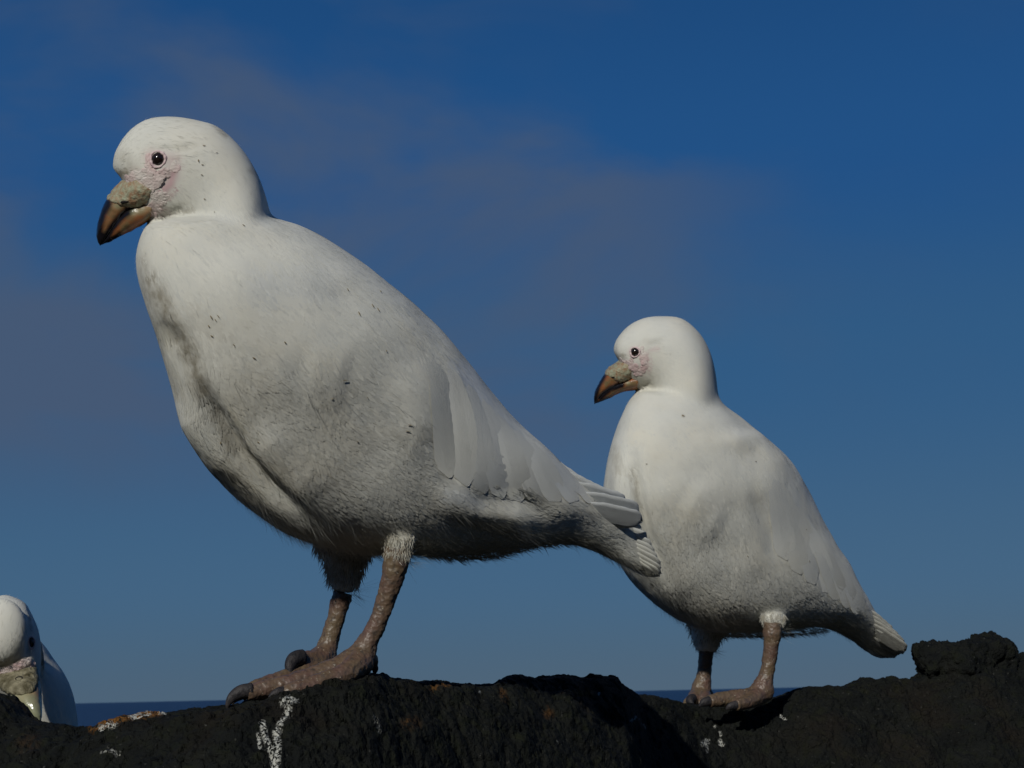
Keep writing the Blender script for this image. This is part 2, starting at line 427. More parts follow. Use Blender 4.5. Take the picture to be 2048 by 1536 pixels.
def fast_mesh(name, V, F, mat, parent):
    me = bpy.data.meshes.new(name); nv, nf, k = len(V), len(F), F.shape[1]
    me.vertices.add(nv); me.vertices.foreach_set('co', V.astype(np.float32).ravel())
    me.loops.add(nf * k); me.loops.foreach_set('vertex_index', F.astype(np.int32).ravel())
    me.polygons.add(nf); me.polygons.foreach_set('loop_start', np.arange(0, nf * k, k, dtype=np.int32))
    me.polygons.foreach_set('loop_total', np.full(nf, k, dtype=np.int32)); me.polygons.foreach_set('use_smooth', [True] * nf)
    me.update(calc_edges=True); me.materials.append(mat)
    o = bpy.data.objects.new(name, me); COL.objects.link(o)
    if parent is not None: put(o, parent)
    return o
def hit(bvh, px, py):
    d = (at(px, py, 1) - CAM).normalized(); h = bvh.ray_cast(CAM, d)
    return h[0], h[1]
def eye(bvh, px, py, r, root, squash=1.0, tear=0.0):
    p, n = hit(bvh, px, py); 
    n = (n + (CAM - p).normalized() * 0.8).normalized()
    q = n.to_track_quat('Z', 'Y').to_matrix()
    xa = (up.cross(n)).normalized(); ya = n.cross(xa).normalized()
    V = []; F = []; ns, ms = 28, 12
    c = p - n * (r * 0.35)
    for i in range(ms + 1):
        a = math.pi * 0.5 * i / ms
        for j in range(ns):
            b = 2 * math.pi * j / ns
            V.append(c + (xa * math.cos(b) * squash + ya * math.sin(b)) * (r * 1.02 * math.sin(a)) + n * (r * math.cos(a)))
    for i in range(ms):
        for j in range(ns): F.append((i * ns + j, (i + 1) * ns + j, (i + 1) * ns + (j + 1) % ns, i * ns + (j + 1) % ns))
    e = mesh_obj('eye', V, F, EYE, root)
    V = []; F = []; nt_ = 10
    for i in range(ns * 2):
        b = 2 * math.pi * i / (ns * 2); rr = r * (1.10 + 0.05 * math.sin(3 * b + 1) + 0.12 * tear * max(0, -math.sin(b)))
        th = r * (0.19 + 0.06 * math.sin(2 * b + 0.6) + 0.03 * math.sin(9 * b))
        for j in range(nt_):
            a = 2 * math.pi * j / nt_
            V.append(p + n * (r * 0.14) + (xa * math.cos(b) * squash + ya * math.sin(b)) * (rr + th * math.cos(a)) + n * (th * 0.9 * math.sin(a)))
    for i in range(ns * 2):
        for j in range(nt_):
            i2 = (i + 1) % (ns * 2); F.append((i * nt_ + j, i2 * nt_ + j, i2 * nt_ + (j + 1) % nt_, i * nt_ + (j + 1) % nt_))
    mesh_obj('eye_ring', V, F, LID, e)
    return e
def flecks(bvh, spots, root, scale=0.65):
    V = []; F = []
    for (x, y, L, ang, wd) in spots:
        p, n = hit(bvh, x, y)
        if p is None: continue
        d = (right * math.cos(math.radians(ang)) - up * math.sin(math.radians(ang))); d = (d - n * d.dot(n)).normalized(); s = n.cross(d)
        L *= scale; wd *= scale; o = len(V); h = n * 0.0006
        for t, w in ((-.5, .2), (-.15, 1), (.2, .8), (.5, .15)):
            for sx in (-1, 0, 1): V.append(p + h + d * (L * t) + s * (wd * w * sx * random.uniform(.7, 1.3)) + n * (0.0004 if sx == 0 else 0))
        for i in range(3):
            for j in range(2): F.append((o + i * 3 + j, o + i * 3 + j + 1, o + i * 3 + j + 4, o + i * 3 + j + 3))
    o = mesh_obj('dirt_flecks', V, F, FLECK, root); o['kind'] = 'stuff'
def blade(name, root_p, tip_p, width, root, curve=0.0, nrm=None, tint=0.2, blue=0.0, dirt=0.0, notch=True):
    """a flight feather: narrow quill end, full vane, rounded tip, cambered, with a raised shaft; points are (x,y,depth)"""
    a, b = at(*root_p), at(*tip_p); d = (b - a); L = d.length; d.normalize()
    n = (nrm or -fwd); n = (n - d * n.dot(d)).normalized(); s = n.cross(d)
    V = []; F = []; m = 22; K = 7
    for i in range(m + 1):
        t = i / m
        w = width * (0.35 + 0.65 * min(1, t * 2.2)) * (1 if t < 0.82 else math.sqrt(max(0.004, 1 - ((t - 0.82) / 0.18) ** 2)))
        for j in range(K):
            u = (j - 3) / 3
            fray = random.uniform(-1, 1) * width * (0.04 if abs(u) == 1 else 0.0)
            off = s * (u * w + fray) + n * (-0.03 * width * u * u + (0.00012 if j == 3 else 0)) + n * (math.sin(t * math.pi) * curve)
            V.append(a + d * (L * (t + (0.012 * random.uniform(-1, 1) if t > 0.85 else 0))) + off)
    for i in range(m):
        for j in range(K - 1): F.append((i * K + j, (i + 1) * K + j, (i + 1) * K + j + 1, i * K + j + 1))
    nv = len(V); back = [v - n * 0.00035 for v in V]; V = V + back
    F += [(q[3] + nv, q[2] + nv, q[1] + nv, q[0] + nv) for q in F[:]]
    rim = [i * K for i in range(m + 1)] + [m * K + j for j in range(1, K)] + [i * K + K - 1 for i in range(m - 1, -1, -1)] + [j for j in range(K - 2, 0, -1)]
    for p, q in zip(rim, rim[1:] + rim[:1]): F.append((p, p + nv, q + nv, q))
    o = mesh_obj(name, V, F, PLUME, root)
    cs = np.array([((q % K - 3) / 3 * width, (q // K) / m * L) for q in list(range(nv)) * 2]); setfuv(o, cs[:, 0] + cs[:, 1] * np.sign(cs[:, 0]) * .35, cs[:, 1] * .3, np.full(len(cs), random.random() * 300))
    k = len(V); setattrs(o, tint=np.full(k, tint), dirt=np.full(k, dirt), pink=np.zeros(k), blue=np.full(k, blue), barb=np.zeros(k))
    return o
def lying_feather(bvh, pts, width, root, order, tint=0.3, blue=0.1):
    """a long wing feather that follows the body under it; pts: photo pixels of its shaft"""
    S = catmull(pts, 6); m = len(S) - 1; K = 7; rows = []
    for (x, y) in S:
        p, n = hit(bvh, x, y)
        if p is not None: rows.append((p, n))
    m = len(rows) - 1; V = []; F = []; nn = []
    for _ in range(3): rows = [rows[0]] + [((rows[i - 1][0] + rows[i][0] * 2 + rows[i + 1][0]) / 4, (rows[i - 1][1] + rows[i][1] + rows[i + 1][1]).normalized()) for i in range(1, m)] + [rows[-1]]
    L = sum((rows[i + 1][0] - rows[i][0]).length for i in range(m)); cs = []
    for i, (p, n) in enumerate(rows):
        t = i / m; d = (rows[min(i + 1, m)][0] - rows[max(i - 1, 0)][0]).normalized(); s_ = n.cross(d).normalized()
        w = width * (0.5 + 0.5 * min(1, t * 2.2)) * (1 if t < 0.76 else math.sqrt(max(0.01, 1 - ((t - 0.76) / 0.24) ** 2)) ) * random.uniform(.97, 1.03)
        h = -0.0008 + 0.00115 * min(1, t * 3) + order * 0.00006
        for j in range(K):
            u = (j - 3) / 3
            q = p + s_ * (u * w); f_ = bvh.find_nearest(q); q = f_[0] * 0.75 + q * 0.25
            V.append(q + n * (h - 0.0005 * u * u * .6 + (0.00010 if j == 3 else 0))); cs.append((u * width, t * L)); nn.append((n + s_ * u * 0.07).normalized())
    for i in range(m):
        for j in range(K - 1): F.append((i * K + j, (i + 1) * K + j, (i + 1) * K + j + 1, i * K + j + 1))
    if True:
        nv = len(V); n0 = rows[m // 2][1]; V += [v - n0 * 0.00015 for v in V]; F += [(q[3] + nv, q[2] + nv, q[1] + nv, q[0] + nv) for q in F[:]]; cs += cs
        rim = [i * K for i in range(m + 1)] + [m * K + j for j in range(1, K)] + [i * K + K - 1 for i in range(m - 1, -1, -1)] + [j for j in range(K - 2, 0, -1)]
        for p, q in zip(rim, rim[1:] + rim[:1]): F.append((p, p + nv, q + nv, q))
    o = mesh_obj('flight_feather', V, F, PLUME, root); k = len(V); cs = np.array(cs)
    o.matrix_parent_inverse = Matrix.Translation(-(root.location + root.parent.location))
    o.data.normals_split_custom_set_from_vertices(nn + [-v for v in nn])
    setfuv(o, cs[:, 0] + cs[:, 1] * np.sign(cs[:, 0]) * .35, cs[:, 1] * .3, np.full(k, random.random() * 300))
    setattrs(o, tint=np.full(k, tint), dirt=np.full(k, .03), pink=np.zeros(k), blue=np.full(k, blue), barb=np.zeros(k))
def bill(upper, lower, sheath, dark_pts, dark_r, green_pts, green_r, nostril, root, smat=None):
    out = None
    for nm, st in (('upper_bill', upper), ('lower_bill', lower)):
        V, F = loft(st, 6, 36, 2.15); V = np.array([list(v) for v in V]); X, Y, D = proj(V)
        dk = np.zeros(len(V)); gr = np.zeros(len(V))
        for pts, r, a in dark_pts: dk = np.maximum(dk, fall(seg_dist(X, Y, pts), r) * a)
        for pts, r, a in green_pts: gr = np.maximum(gr, fall(seg_dist(X, Y, pts), r) * a)
        V2 = V + normals_of(V, F) * (nz(V, 300, 2, 2) * 0.00035)[:, None]
        o = mesh_obj(nm, V2, F, BILL, root); setattrs(o, dark=np.clip(dk * 1.3, 0, 1), green=gr)
        if nm == 'upper_bill': out = o
    V, F = loft(sheath, 6, 40, 2.2); V = np.array([list(v) for v in V]); Nn = normals_of(V, F)
    V2 = V + Nn * (nz(V, 200, 7, 3) * 0.0008 + 0.0003)[:, None]
    sh = mesh_obj('bill_sheath', V2, F, smat or SHEATH, root)
    bv = BVHTree.FromPolygons([Vector(v) for v in V2], F)
    for (x, y, L, w, ang) in nostril:
        p, n = hit(bv, x, y)
        if p is None: continue
        d = (right * math.cos(math.radians(ang)) - up * math.sin(math.radians(ang))); d = (d - n * d.dot(n)).normalized(); s = n.cross(d)
        V = [p + n * 0.0004]; F = []
        for r_, h in ((0.6, 0.0003), (1.0, -0.0004)):
            for j in range(16):
                a = 2 * math.pi * j / 16; V.append(p + d * (L * math.cos(a) * r_) + s * (w * math.sin(a) * r_) + n * h)
        for j in range(16):
            k = (j + 1) % 16; F += [(0, 1 + j, 1 + k), (1 + j, 17 + j, 17 + k, 1 + k)]
        mesh_obj('nostril', V, F, DARK, sh)
    return out
def face_skin(bvh, blobs, root):
    """bare warty face skin: many small low caruncles fused into one lumpy sheet"""
    parts = []
    for (x, y, rx, ry_, h) in blobs:
        p, n = hit(bvh, x, y); h *= 0.42
        if p is None: continue
        parts.append((p - n * h * 0.35, n, rx, ry_, h))
        for _ in range(5):
            xa = up.cross(n).normalized(); ya = n.cross(xa); a = random.random() * 6.28; k = random.uniform(.35, .6)
            parts.append((p + xa * (rx * .75 * math.cos(a)) + ya * (ry_ * .75 * math.sin(a)) - n * h * .3, n, rx * k, ry_ * k, h * random.uniform(.8, 1.2)))
    V = []; F = []
    for p, n, rx, ry_, h in parts:
        xa = up.cross(n).normalized(); ya = n.cross(xa); o = len(V); ns, ms = 14, 5
        for i in range(ms + 1):
            a = math.pi * 0.55 * i / ms
            for j in range(ns):
                b = 2 * math.pi * j / ns
                V.append(p + xa * (rx * math.sin(a) * math.cos(b)) + ya * (ry_ * math.sin(a) * math.sin(b)) + n * (h * math.cos(a)))
        for i in range(ms):
            for j in range(ns): F.append((o + i * ns + j, o + (i + 1) * ns + j, o + (i + 1) * ns + (j + 1) % ns, o + i * ns + (j + 1) % ns))
    mesh_obj('face_skin', V, F, SKIN, root)
def leg(chains, claws, root, voxel=0.0011, scute=None):
    V, F = remeshed([tube(c) for c in chains], voxel, 3)
    Nn = normals_of(V, F)
    V = V + Nn * (nz(V, 160, 11, 3) * 0.0006 + nz(V, 450, 3, 2) * 0.0003)[:, None]
    o = mesh_obj('leg', V, F, LEG, root)
    for c in claws:
        v, f = tube(c, 5, 12, 0.8); mesh_obj('claw', v, f, CLAW, o)
    return o
def tuft(root, name, chain, n, length, spread=0.35, droop=0.2, thick=0.00014):
    """loose thigh or belly feathers along a chain of (x,y,depth,radius)"""
    S = catmull([list(at(*c[:3])) + [c[3]] for c in chain], 6); m = len(S)
    V = np.empty((n, 6, 3))
    for i in range(n):
        t = random.random() * (m - 1.001); a = int(t); fr = t - a
        p = Vector((S[a] * (1 - fr) + S[a + 1] * fr)[:3]); r = (S[a] * (1 - fr) + S[a + 1] * fr)[3]
        d = Vector((S[a + 1] - S[a])[:3]).normalized()
        o = Vector((random.gauss(0, 1), random.gauss(0, 1), random.gauss(0, 1))); o = (o - d * o.dot(d)).normalized()
        q = p + o * r * 0.97; g = (d + o * spread * random.uniform(0.2, 1) + Vector((0, 0, -droop)) + Vector([random.gauss(0, .28) for _ in range(3)])).normalized()
        L = length * random.uniform(0.5, 1.2); s = g.cross(fwd).normalized()
        for k_, (tt, ww) in enumerate(((0, 1), (.55, .8), (1, .1))):
            for j, sx in enumerate((-1, 1)): V[i, k_ * 2 + j] = q + g * (L * tt) - o * (L * tt) ** 2 * 8 + s * (thick * 2 * ww * sx)
    qd = np.array([[0, 1, 3, 2], [2, 3, 5, 4]]); FF = (np.arange(n)[:, None, None] * 6 + qd[None]).reshape(-1, 4)
    c = fast_mesh(name, V.reshape(-1, 3), FF, PLUME, root); c['kind'] = 'stuff'; k = n * 6
    setattrs(c, tint=np.full(k, .8), dirt=np.full(k, .75), pink=np.zeros(k), blue=np.zeros(k), barb=np.zeros(k))  # grey and brown over white feathers: shade under the bird put into the colour
    return c

# ------------------------------------------------------------------ sea
def build_sea():
    m, t, b = new_mat('sea_water')
    g = N(t, 'ShaderNodeNewGeometry')
    c = mixc(t, noise_f(t, 0.02, 0.35, 0.65), (0.010, 0.030, 0.085), (0.014, 0.040, 0.100))
    t.links.new(c, b.inputs['Base Color']); b.inputs['Roughness'].default_value = 0.35
    b.inputs['Specular IOR Level'].default_value = 0.12; b.inputs['IOR'].default_value = 1.33
    bump(t, b, noise_f(t, 0.6, 0.2, 0.8, 6.0), 1.0, 0.9)
    R = 60000.0; V = []; F = []
    rs = [3, 8, 20, 60, 200, 800, 3000, 12000, R]; ns = 96
    for r in rs:
        for j in range(ns): V.append((r * math.cos(2 * math.pi * j / ns), r * math.sin(2 * math.pi * j / ns), 0.0))
    for i in range(len(rs) - 1):
        for j in range(ns): F.append((i * ns + j, (i + 1) * ns + j, (i + 1) * ns + (j + 1) % ns, i * ns + (j + 1) % ns))
    F.append(tuple(range(ns)))
    o = mesh_obj('sea', V, F, m); o['kind'] = 'structure'
build_sea()

# ------------------------------------------------------------------ rock
CREST = [(-700, 1470, 1.2), (-300, 1455, 1.18), (-130, 1400, 1.17), (-60, 1388, 1.16), (-10, 1393, 1.15), (12, 1398, 1.148), (30, 1410, 1.145), (45, 1428, 1.14), (64, 1442, 1.13), (85, 1448, 1.125), (130, 1452, 1.12), (190, 1457, 1.11), (222, 1448, 1.10), (262, 1432, 1.09),
         (300, 1428, 1.08), (340, 1427, 1.07), (420, 1423, 1.06), (470, 1413, 1.055), (520, 1402, 1.06), (600, 1384, 1.08), (680, 1362, 1.10), (725, 1352, 1.115),
         (742, 1345, 1.12), (765, 1345, 1.13), (785, 1357, 1.14), (830, 1364, 1.17), (880, 1364, 1.20), (930, 1370, 1.23), (985, 1367, 1.26), (1008, 1357, 1.28), (1040, 1354, 1.30),
         (1080, 1357, 1.33), (1130, 1353, 1.36), (1160, 1359, 1.38), (1200, 1357, 1.42), (1234, 1356, 1.45), (1242, 1368, 1.46), (1262, 1378, 1.50), (1280, 1390, 1.55), (1330, 1398, 1.62),
         (1370, 1408, 1.68), (1420, 1412, 1.71), (1500, 1411, 1.73), (1545, 1399, 1.74), (1580, 1386, 1.745), (1610, 1377, 1.75), (1680, 1371, 1.76), (1730, 1363, 1.77), (1800, 1359, 1.78),
         (1822, 1364, 1.785), (1848, 1345, 1.79), (1900, 1325, 1.80), (2030, 1322, 1.82), (2060, 1335, 1.83), (2200, 1330, 1.85), (2700, 1330, 1.9)]
def build_rock():
    cx = np.array([c[0] for c in CREST], float); cy = np.array([c[1] for c in CREST], float); cd = np.array([c[2] for c in CREST], float)
    cols = np.concatenate([np.linspace(-700, -70, 60, endpoint=False), np.arange(-70, 2120, 2.5), np.linspace(2120, 2700, 60)])
    base = []
    for c in cols:
        base.append(at(c, np.interp(c, cx, cy), np.interp(c, cx, cd)))
    base = np.array([list(b) for b in base])
    # carry the ridge on to both sides, far outside the frame
    L = [base[0] + np.array([-s, 0.25 * s, 0.02 * math.sin(s * 3) - 0.03 * s]) for s in np.geomspace(0.02, 14, 40)][::-1]
    Rr = [base[-1] + np.array([s, 0.25 * s, 0.04 * math.sin(s * 2) - 0.03 * s]) for s in np.geomspace(0.02, 14, 40)]
    base = np.vstack([L, base, Rr]); nc = len(base)
    Xp = np.concatenate([np.full(40, -700.0), cols, np.full(40, 2700.0)])
    # profile rows: (towards camera, drop)
    fr = []
    for t in np.linspace(0, 1, 110)[1:]: fr.append((0.005 + 0.16 * t ** 0.85 * 1.0, 0.115 * t ** 1.7 + 0.012 * t))
    for t in np.linspace(0, 1, 40)[1:]: fr.append((0.165 + 0.55 * t, 0.127 + 0.26 * t ** 0.8))
    shade_slope = []  # unseen rise behind the camera, added to cut low sky light on the bellies
    for t in np.linspace(0, 1, 60)[1:]: shade_slope.append((0.715 + 24 * t ** 2.2, 0.387 + 0.05 * math.sin(t * 9) - 6.5 * t ** 2.2 * min(1, t * 3)))
    bk = [(0.0, 0.0)]
    for t in np.linspace(0, 1, 60)[1:]: bk.append((-0.13 * t, 0.018 * t ** 1.6))
    for t in np.linspace(0, 1, 40)[1:]: bk.append((-0.13 - 0.35 * t, 0.018 + 0.10 * t ** 1.3))
    for t in np.linspace(0, 1, 30)[1:]: bk.append((-0.48 - 9 * t ** 1.5, 0.118 + 7.2 * t ** 1.2))
    rows = bk[::-1] + fr + shade_slope
    V = np.empty((len(rows), nc, 3))
    left = np.clip((260 - Xp) / 200, 0, 1)            # behind the low left end the rock drops into a hollow
    for i, (dy, dz) in enumerate(rows):
        V[i] = base; V[i, :, 1] -= dy; V[i, :, 2] -= dz
        if dy < 0: V[i, :, 2] -= left * 0.145 * np.clip((-dy - 0.03) / 0.12, 0, 1)
    V = V.reshape(-1, 3); nr = len(rows)
    F = []
    for i in range(nr - 1):
        a = i * nc
        for j in range(nc - 1): F.append((a + j, a + j + nc, a + j + 1 + nc, a + j + 1))
    F = np.array(F)
    X, Y, D = proj(V); cr_i = len(bk) - 1
    ridx = np.repeat(np.arange(nr), nc); cidx = np.tile(np.arange(nc), nr)
    dfc = np.abs(ridx - cr_i)
    near = np.clip(1 - np.maximum(0, np.linalg.norm(V - np.array([0.1, 1.3, 6]), axis=1) - 1.2) / 1.0, 0, 1)
    n1 = nz(V, 9, 1.0, 3); n2 = nz(V, 32, 4.0, 4); n3 = nz(V, 120, 6.0, 3)
    cell = np.empty(len(V))
    for i, p in enumerate(V):
        d_, _ = noise.voronoi(Vector(p) * 42 + Vector((n2[i], n1[i], n2[i])) * 0.8)[0:2]
        cell[i] = d_[1] - d_[0]
    keep = np.clip(dfc / 14.0, 0.0, 1.0)              # the drawn crest stays where it is
    far = np.clip((np.abs(V[:, 1] - 1.3) - 1.0) / 3, 0, 1)
    h = (n1 * 0.010 * keep + n2 * 0.005 * (0.35 + 0.65 * keep) + n3 * 0.0016) - np.clip(0.12 - cell, 0, 1) * 0.03 * keep
    h += far * nz(V, 0.7, 9, 4) * 0.5
    V[:, 2] += h * 0.7; V[:, 1] -= h * 0.8 * (1 - far)
    def stain(sts):
        v = np.zeros(len(V)); 
        for pts, r, a in sts: v = np.maximum(v, fall(seg_dist(X, Y, pts), r) * a)
        return v * (dfc < 100) * (ridx > cr_i - 25)
    guano = stain([([(582, 1412), (572, 1440), (552, 1470), (558, 1500), (552, 1545)], 13, 1.0), ([(525, 1450), (532, 1480), (545, 1510), (550, 1545)], 11, 1.0), ([(565, 1415), (595, 1412)], 9, .8), ([(516, 1470), (520, 1495)], 7, .8),
                   ([(205, 1472), (235, 1458)], 9, 1), ([(262, 1440), (300, 1432)], 8, 1), ([(272, 1432), (280, 1428)], 7, 1), ([(318, 1431), (330, 1428)], 5, .9),
                   ([(1430, 1452)], 6, 1.3), ([(1441, 1465)], 6, 1.3), ([(1440, 1480), (1444, 1487)], 8, 1.3), ([(1416, 1478), (1405, 1492)], 8, 1.1), ([(1415, 1484), (1414, 1505)], 5, .7), ([(1560, 1431), (1572, 1437)], 5, 1.0), ([(680, 1362)], 7, .7),
                   ([(958, 1505)], 5, .9), ([(1115, 1485)], 4, .8), ([(205, 1515), (240, 1507)], 6, .6), ([(1262, 1444), (1290, 1444)], 6, .6), ([(1198, 1380)], 5, 1), ([(960, 1384)], 4, 1), ([(750, 1440), (760, 1470)], 12, .35)])
    lich = stain([([(190, 1472), (230, 1453), (270, 1436), (320, 1428)], 13, 1.0), ([(860, 1372), (905, 1376)], 6, .5), ([(1005, 1385), (1010, 1405)], 12, .4), ([(1130, 1385), (1180, 1380)], 12, .5), ([(1095, 1420)], 18, .35), ([(820, 1450)], 30, .3), ([(60, 1500)], 40, .1)])
    o = fast_mesh('rock_ridge', V, F, rock_material(), None); o['kind'] = 'structure'
    setattrs(o, guano=guano, lichen=lich)
    return BVHTree.FromPolygons([Vector(v) for v in V], [tuple(f) for f in F.tolist()])
def rock_material():
    m, t, b = new_mat('basalt')
    c = mixc(t, noise_f(t, 30, 0.35, 0.65), (0.005, 0.006, 0.006), (0.0105, 0.0115, 0.010))
    c = mixc(t, noise_f(t, 90, 0.5, 0.72, b=.8), c, (0.011, 0.013, 0.007))
    c = mixc(t, noise_f(t, 11, 0.55, 0.7, b=.5), c, (0.017, 0.012, 0.008))
    c = mixc(t, noise_f(t, 330, 0.66, 0.78, b=.9), c, (0.06, 0.06, 0.055))
    l = N(t, 'ShaderNodeMath', operation='MULTIPLY'); t.links.new(attr(t, 'lichen'), l.inputs[0]); t.links.new(noise_f(t, 240, 0.4, 0.55), l.inputs[1])
    c = mixc(t, l.outputs[0], c, (0.17, 0.075, 0.018))
    g = N(t, 'ShaderNodeMath', operation='MULTIPLY'); t.links.new(attr(t, 'guano'), g.inputs[0]); t.links.new(noise_f(t, 620, 0.44, 0.55, detail=4.0), g.inputs[1])
    g2 = N(t, 'ShaderNodeMapRange', i_1=0.15, i_2=0.75); t.links.new(g.outputs[0], g2.inputs[0])
    c = mixc(t, g2.outputs[0], c, (0.45, 0.45, 0.41))
    t.links.new(c, b.inputs['Base Color']); b.inputs['Roughness'].default_value = 0.85; b.inputs['Specular IOR Level'].default_value = 0.12
    bump(t, b, noise_f(t, 260, 0.25, 0.75, 8.0), 0.9, 0.003)
    return m
ROCK_BVH = build_rock()

def build_boulder():
    st = [(1838, 1325, 1842, 1345, 1.80, .02), (1832, 1304, 1845, 1360, 1.80, .035), (1848, 1296, 1862, 1375, 1.80, .05), (1876, 1287, 1885, 1410, 1.81, .06), (1900, 1287, 1905, 1420, 1.81, .065), (1925, 1280, 1925, 1425, 1.81, .07), (1950, 1274, 1950, 1425, 1.82, .07),
          (1985, 1277, 1982, 1420, 1.82, .065), (2010, 1284, 2005, 1385, 1.82, .05), (2027, 1293, 2022, 1375, 1.82, .035), (2031, 1320, 2028, 1350, 1.82, .02)]
    V, F = remeshed([loft(st, 4, 40, 2.8)], 0.0022, 3); Nn = normals_of(V, F)
    V = V + Nn * (nz(V, 30, 2, 4) * 0.009 + nz(V, 110, 5, 3) * 0.003)[:, None]
    o = mesh_obj('boulder', V, F, bpy.data.materials['basalt']); z = np.zeros(len(V)); setattrs(o, guano=z, lichen=z)
    o['label'] = 'rough black lump of rock standing up from the ridge at the far right'; o['category'] = 'rock'
    st = [(2034, 1330, 2034, 1350, 1.86, .02), (2042, 1314, 2042, 1370, 1.86, .05), (2070, 1306, 2070, 1380, 1.86, .07), (2120, 1300, 2120, 1380, 1.87, .07), (2160, 1320, 2150, 1370, 1.87, .04)]
    V, F = remeshed([loft(st, 4, 32, 2.8)], 0.003, 3); Nn = normals_of(V, F)
    V = V + Nn * (nz(V, 30, 7, 4) * 0.009)[:, None]
    o = mesh_obj('boulder', V, F, bpy.data.materials['basalt']); z = np.zeros(len(V)); setattrs(o, guano=z, lichen=z)
    o['label'] = 'low black rock at the right edge, just behind the taller lump'; o['category'] = 'rock'
build_boulder()

# ------------------------------------------------------------------ bird one: the large near bird
def bird_one():
    base = at(690, 1345, 1.13)
    R = thing('sheathbill', 'large white bird in front with raised tail, striding left on the dark rock', 'bird', base, 'white birds on the rock')
    body = [(536, 428, 330, 436, 1.08, .040, .008), (553, 437, 290, 452, 1.08, .052, .014), (610, 455, 272, 515, 1.085, .062, .020), (700, 508, 289, 600, 1.09, .070, .026), (780, 570, 316, 680, 1.10, .076, .030), (860, 640, 343, 775, 1.11, .079, .031), (930, 720, 378, 875, 1.125, .079, .030),
            (990, 793, 455, 975, 1.14, .076, .027), (1045, 853, 575, 1066, 1.155, .069, .022), (1100, 905, 710, 1102, 1.17, .061, .017), (1150, 955, 850, 1108, 1.185, .050, .012), (1188, 988, 960, 1106, 1.195, .041, .009),
            (1212, 1006, 1075, 1088, 1.205, .033, .006), (1236, 1018, 1145, 1087, 1.212, .025, .004), (1256, 1028, 1192, 1102, 1.216, .019), (1272, 1044, 1224, 1117, 1.220, .014), (1290, 1070, 1256, 1132, 1.224, .009), (1305, 1102, 1284, 1146, 1.228, .004)]
    head = [(224, 338, 240, 352, 1.063, .006), (230, 304, 250, 372, 1.063, .0145), (255, 265, 272, 415, 1.064, .0205), (295, 239, 300, 444, 1.066, .026), (345, 233, 328, 448, 1.068, .0285), (395, 240, 355, 458, 1.07, .030), (438, 253, 375, 480, 1.073, .032),
            (480, 292, 385, 520, 1.076, .036), (512, 340, 385, 570, 1.08, .044), (532, 395, 400, 640, 1.085, .054), (543, 440, 450, 680, 1.09, .05)]
    thigh_n = tube([(800, 960, 1.12, .030), (798, 1040, 1.120, .015), (797, 1092, 1.114, .0085), (793, 1122, 1.112, .0085)])
    thigh_f = tube([(700, 1000, 1.18, .032), (690, 1080, 1.175, .024), (690, 1122, 1.172, .0145), (688, 1155, 1.17, .0100), (686, 1182, 1.169, .0068)])
    opts = dict(head=(350, 340, 1.07), headr=.075, count=84000, fuzz=14000, smooth=15,
        strokes=[([(392, 760), (430, 830), (480, 910), (545, 975), (610, 1030)], 32, -.0078), ([(350, 640), (392, 760)], 46, -.0018), ([(320, 640), (360, 700)], 26, -.0022), ([(355, 800), (400, 880), (470, 960)], 36, .004), ([(500, 850), (560, 930), (640, 1000)], 60, .004),
                 ([(560, 545), (700, 560), (800, 620), (900, 720), (960, 800)], 44, .0014), ([(860, 700), (900, 800), (905, 920), (880, 990)], 34, -.0012), ([(820, 720), (840, 850), (800, 940)], 60, .0015), ([(935, 760), (1000, 900), (1030, 1000)], 26, -.0011), ([(1040, 900), (1090, 990)], 24, -.001),
                 ([(900, 1000), (1040, 1000), (1110, 1030)], 30, -.0025), ([(870, 985), (940, 1012), (1010, 1030), (1075, 1062)], 46, .0042), ([(600, 740), (700, 760)], 90, .002),
                 ([(300, 447), (330, 430), (372, 412)], 12, -.002), ([(258, 352), (262, 330)], 10, .0), ([(345, 345), (320, 380)], 12, -.0012), ([(300, 300), (345, 300), (400, 290)], 13, -.0008)],
        dirt=[([(300, 560), (340, 640), (375, 700), (395, 760)], 34, .75), ([(285, 520), (300, 600)], 20, .4), ([(415, 800), (450, 880)], 20, .5), ([(380, 620), (430, 650)], 40, .22), ([(470, 860), (560, 930)], 60, .3), ([(560, 920), (640, 950)], 70, .35), ([(780, 850), (850, 860)], 30, .3), ([(640, 780), (700, 770)], 40, .2),  # dirty breast edge and smudges, plus brown along the breast groove
              ([(430, 250), (450, 270), (440, 252)], 10, .6), ([(235, 350), (250, 345)], 16, .8), ([(245, 315), (262, 335)], 26, .4), ([(345, 300), (390, 292)], 14, .15), ([(300, 430), (330, 425), (380, 412)], 12, .45), ([(1000, 790), (1020, 820)], 10, .6), ([(1120, 940), (1135, 965)], 12, .5), ([(500, 340), (520, 350)], 10, .4), ([(880, 560), (930, 700)], 24, .2)],
        pink=[([(300, 312), (345, 320), (345, 350)], 26, .45), ([(348, 342), (340, 368), (322, 385)], 17, 1.0), ([(270, 350), (300, 360)], 26, .3), ([(316, 318)], 30, .4), ([(320, 412), (300, 425)], 12, .5)],
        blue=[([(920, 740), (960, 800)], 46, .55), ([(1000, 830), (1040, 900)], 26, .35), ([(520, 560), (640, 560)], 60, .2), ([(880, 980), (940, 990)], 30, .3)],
        bare=[([(316, 318)], 21, 1), ([(275, 350), (320, 360), (345, 350)], 15, 1), ([(330, 372), (310, 388)], 9, 1), ([(230, 360), (300, 395)], 16, 1)])
    spine = [(230, 335, 1.065), (300, 300, 1.067), (400, 330, 1.07), (440, 430, 1.08), (480, 560, 1.09), (600, 700, 1.11), (760, 860, 1.14), (900, 960, 1.17), (1060, 1020, 1.2), (1240, 1080, 1.23), (1320, 1120, 1.25)]
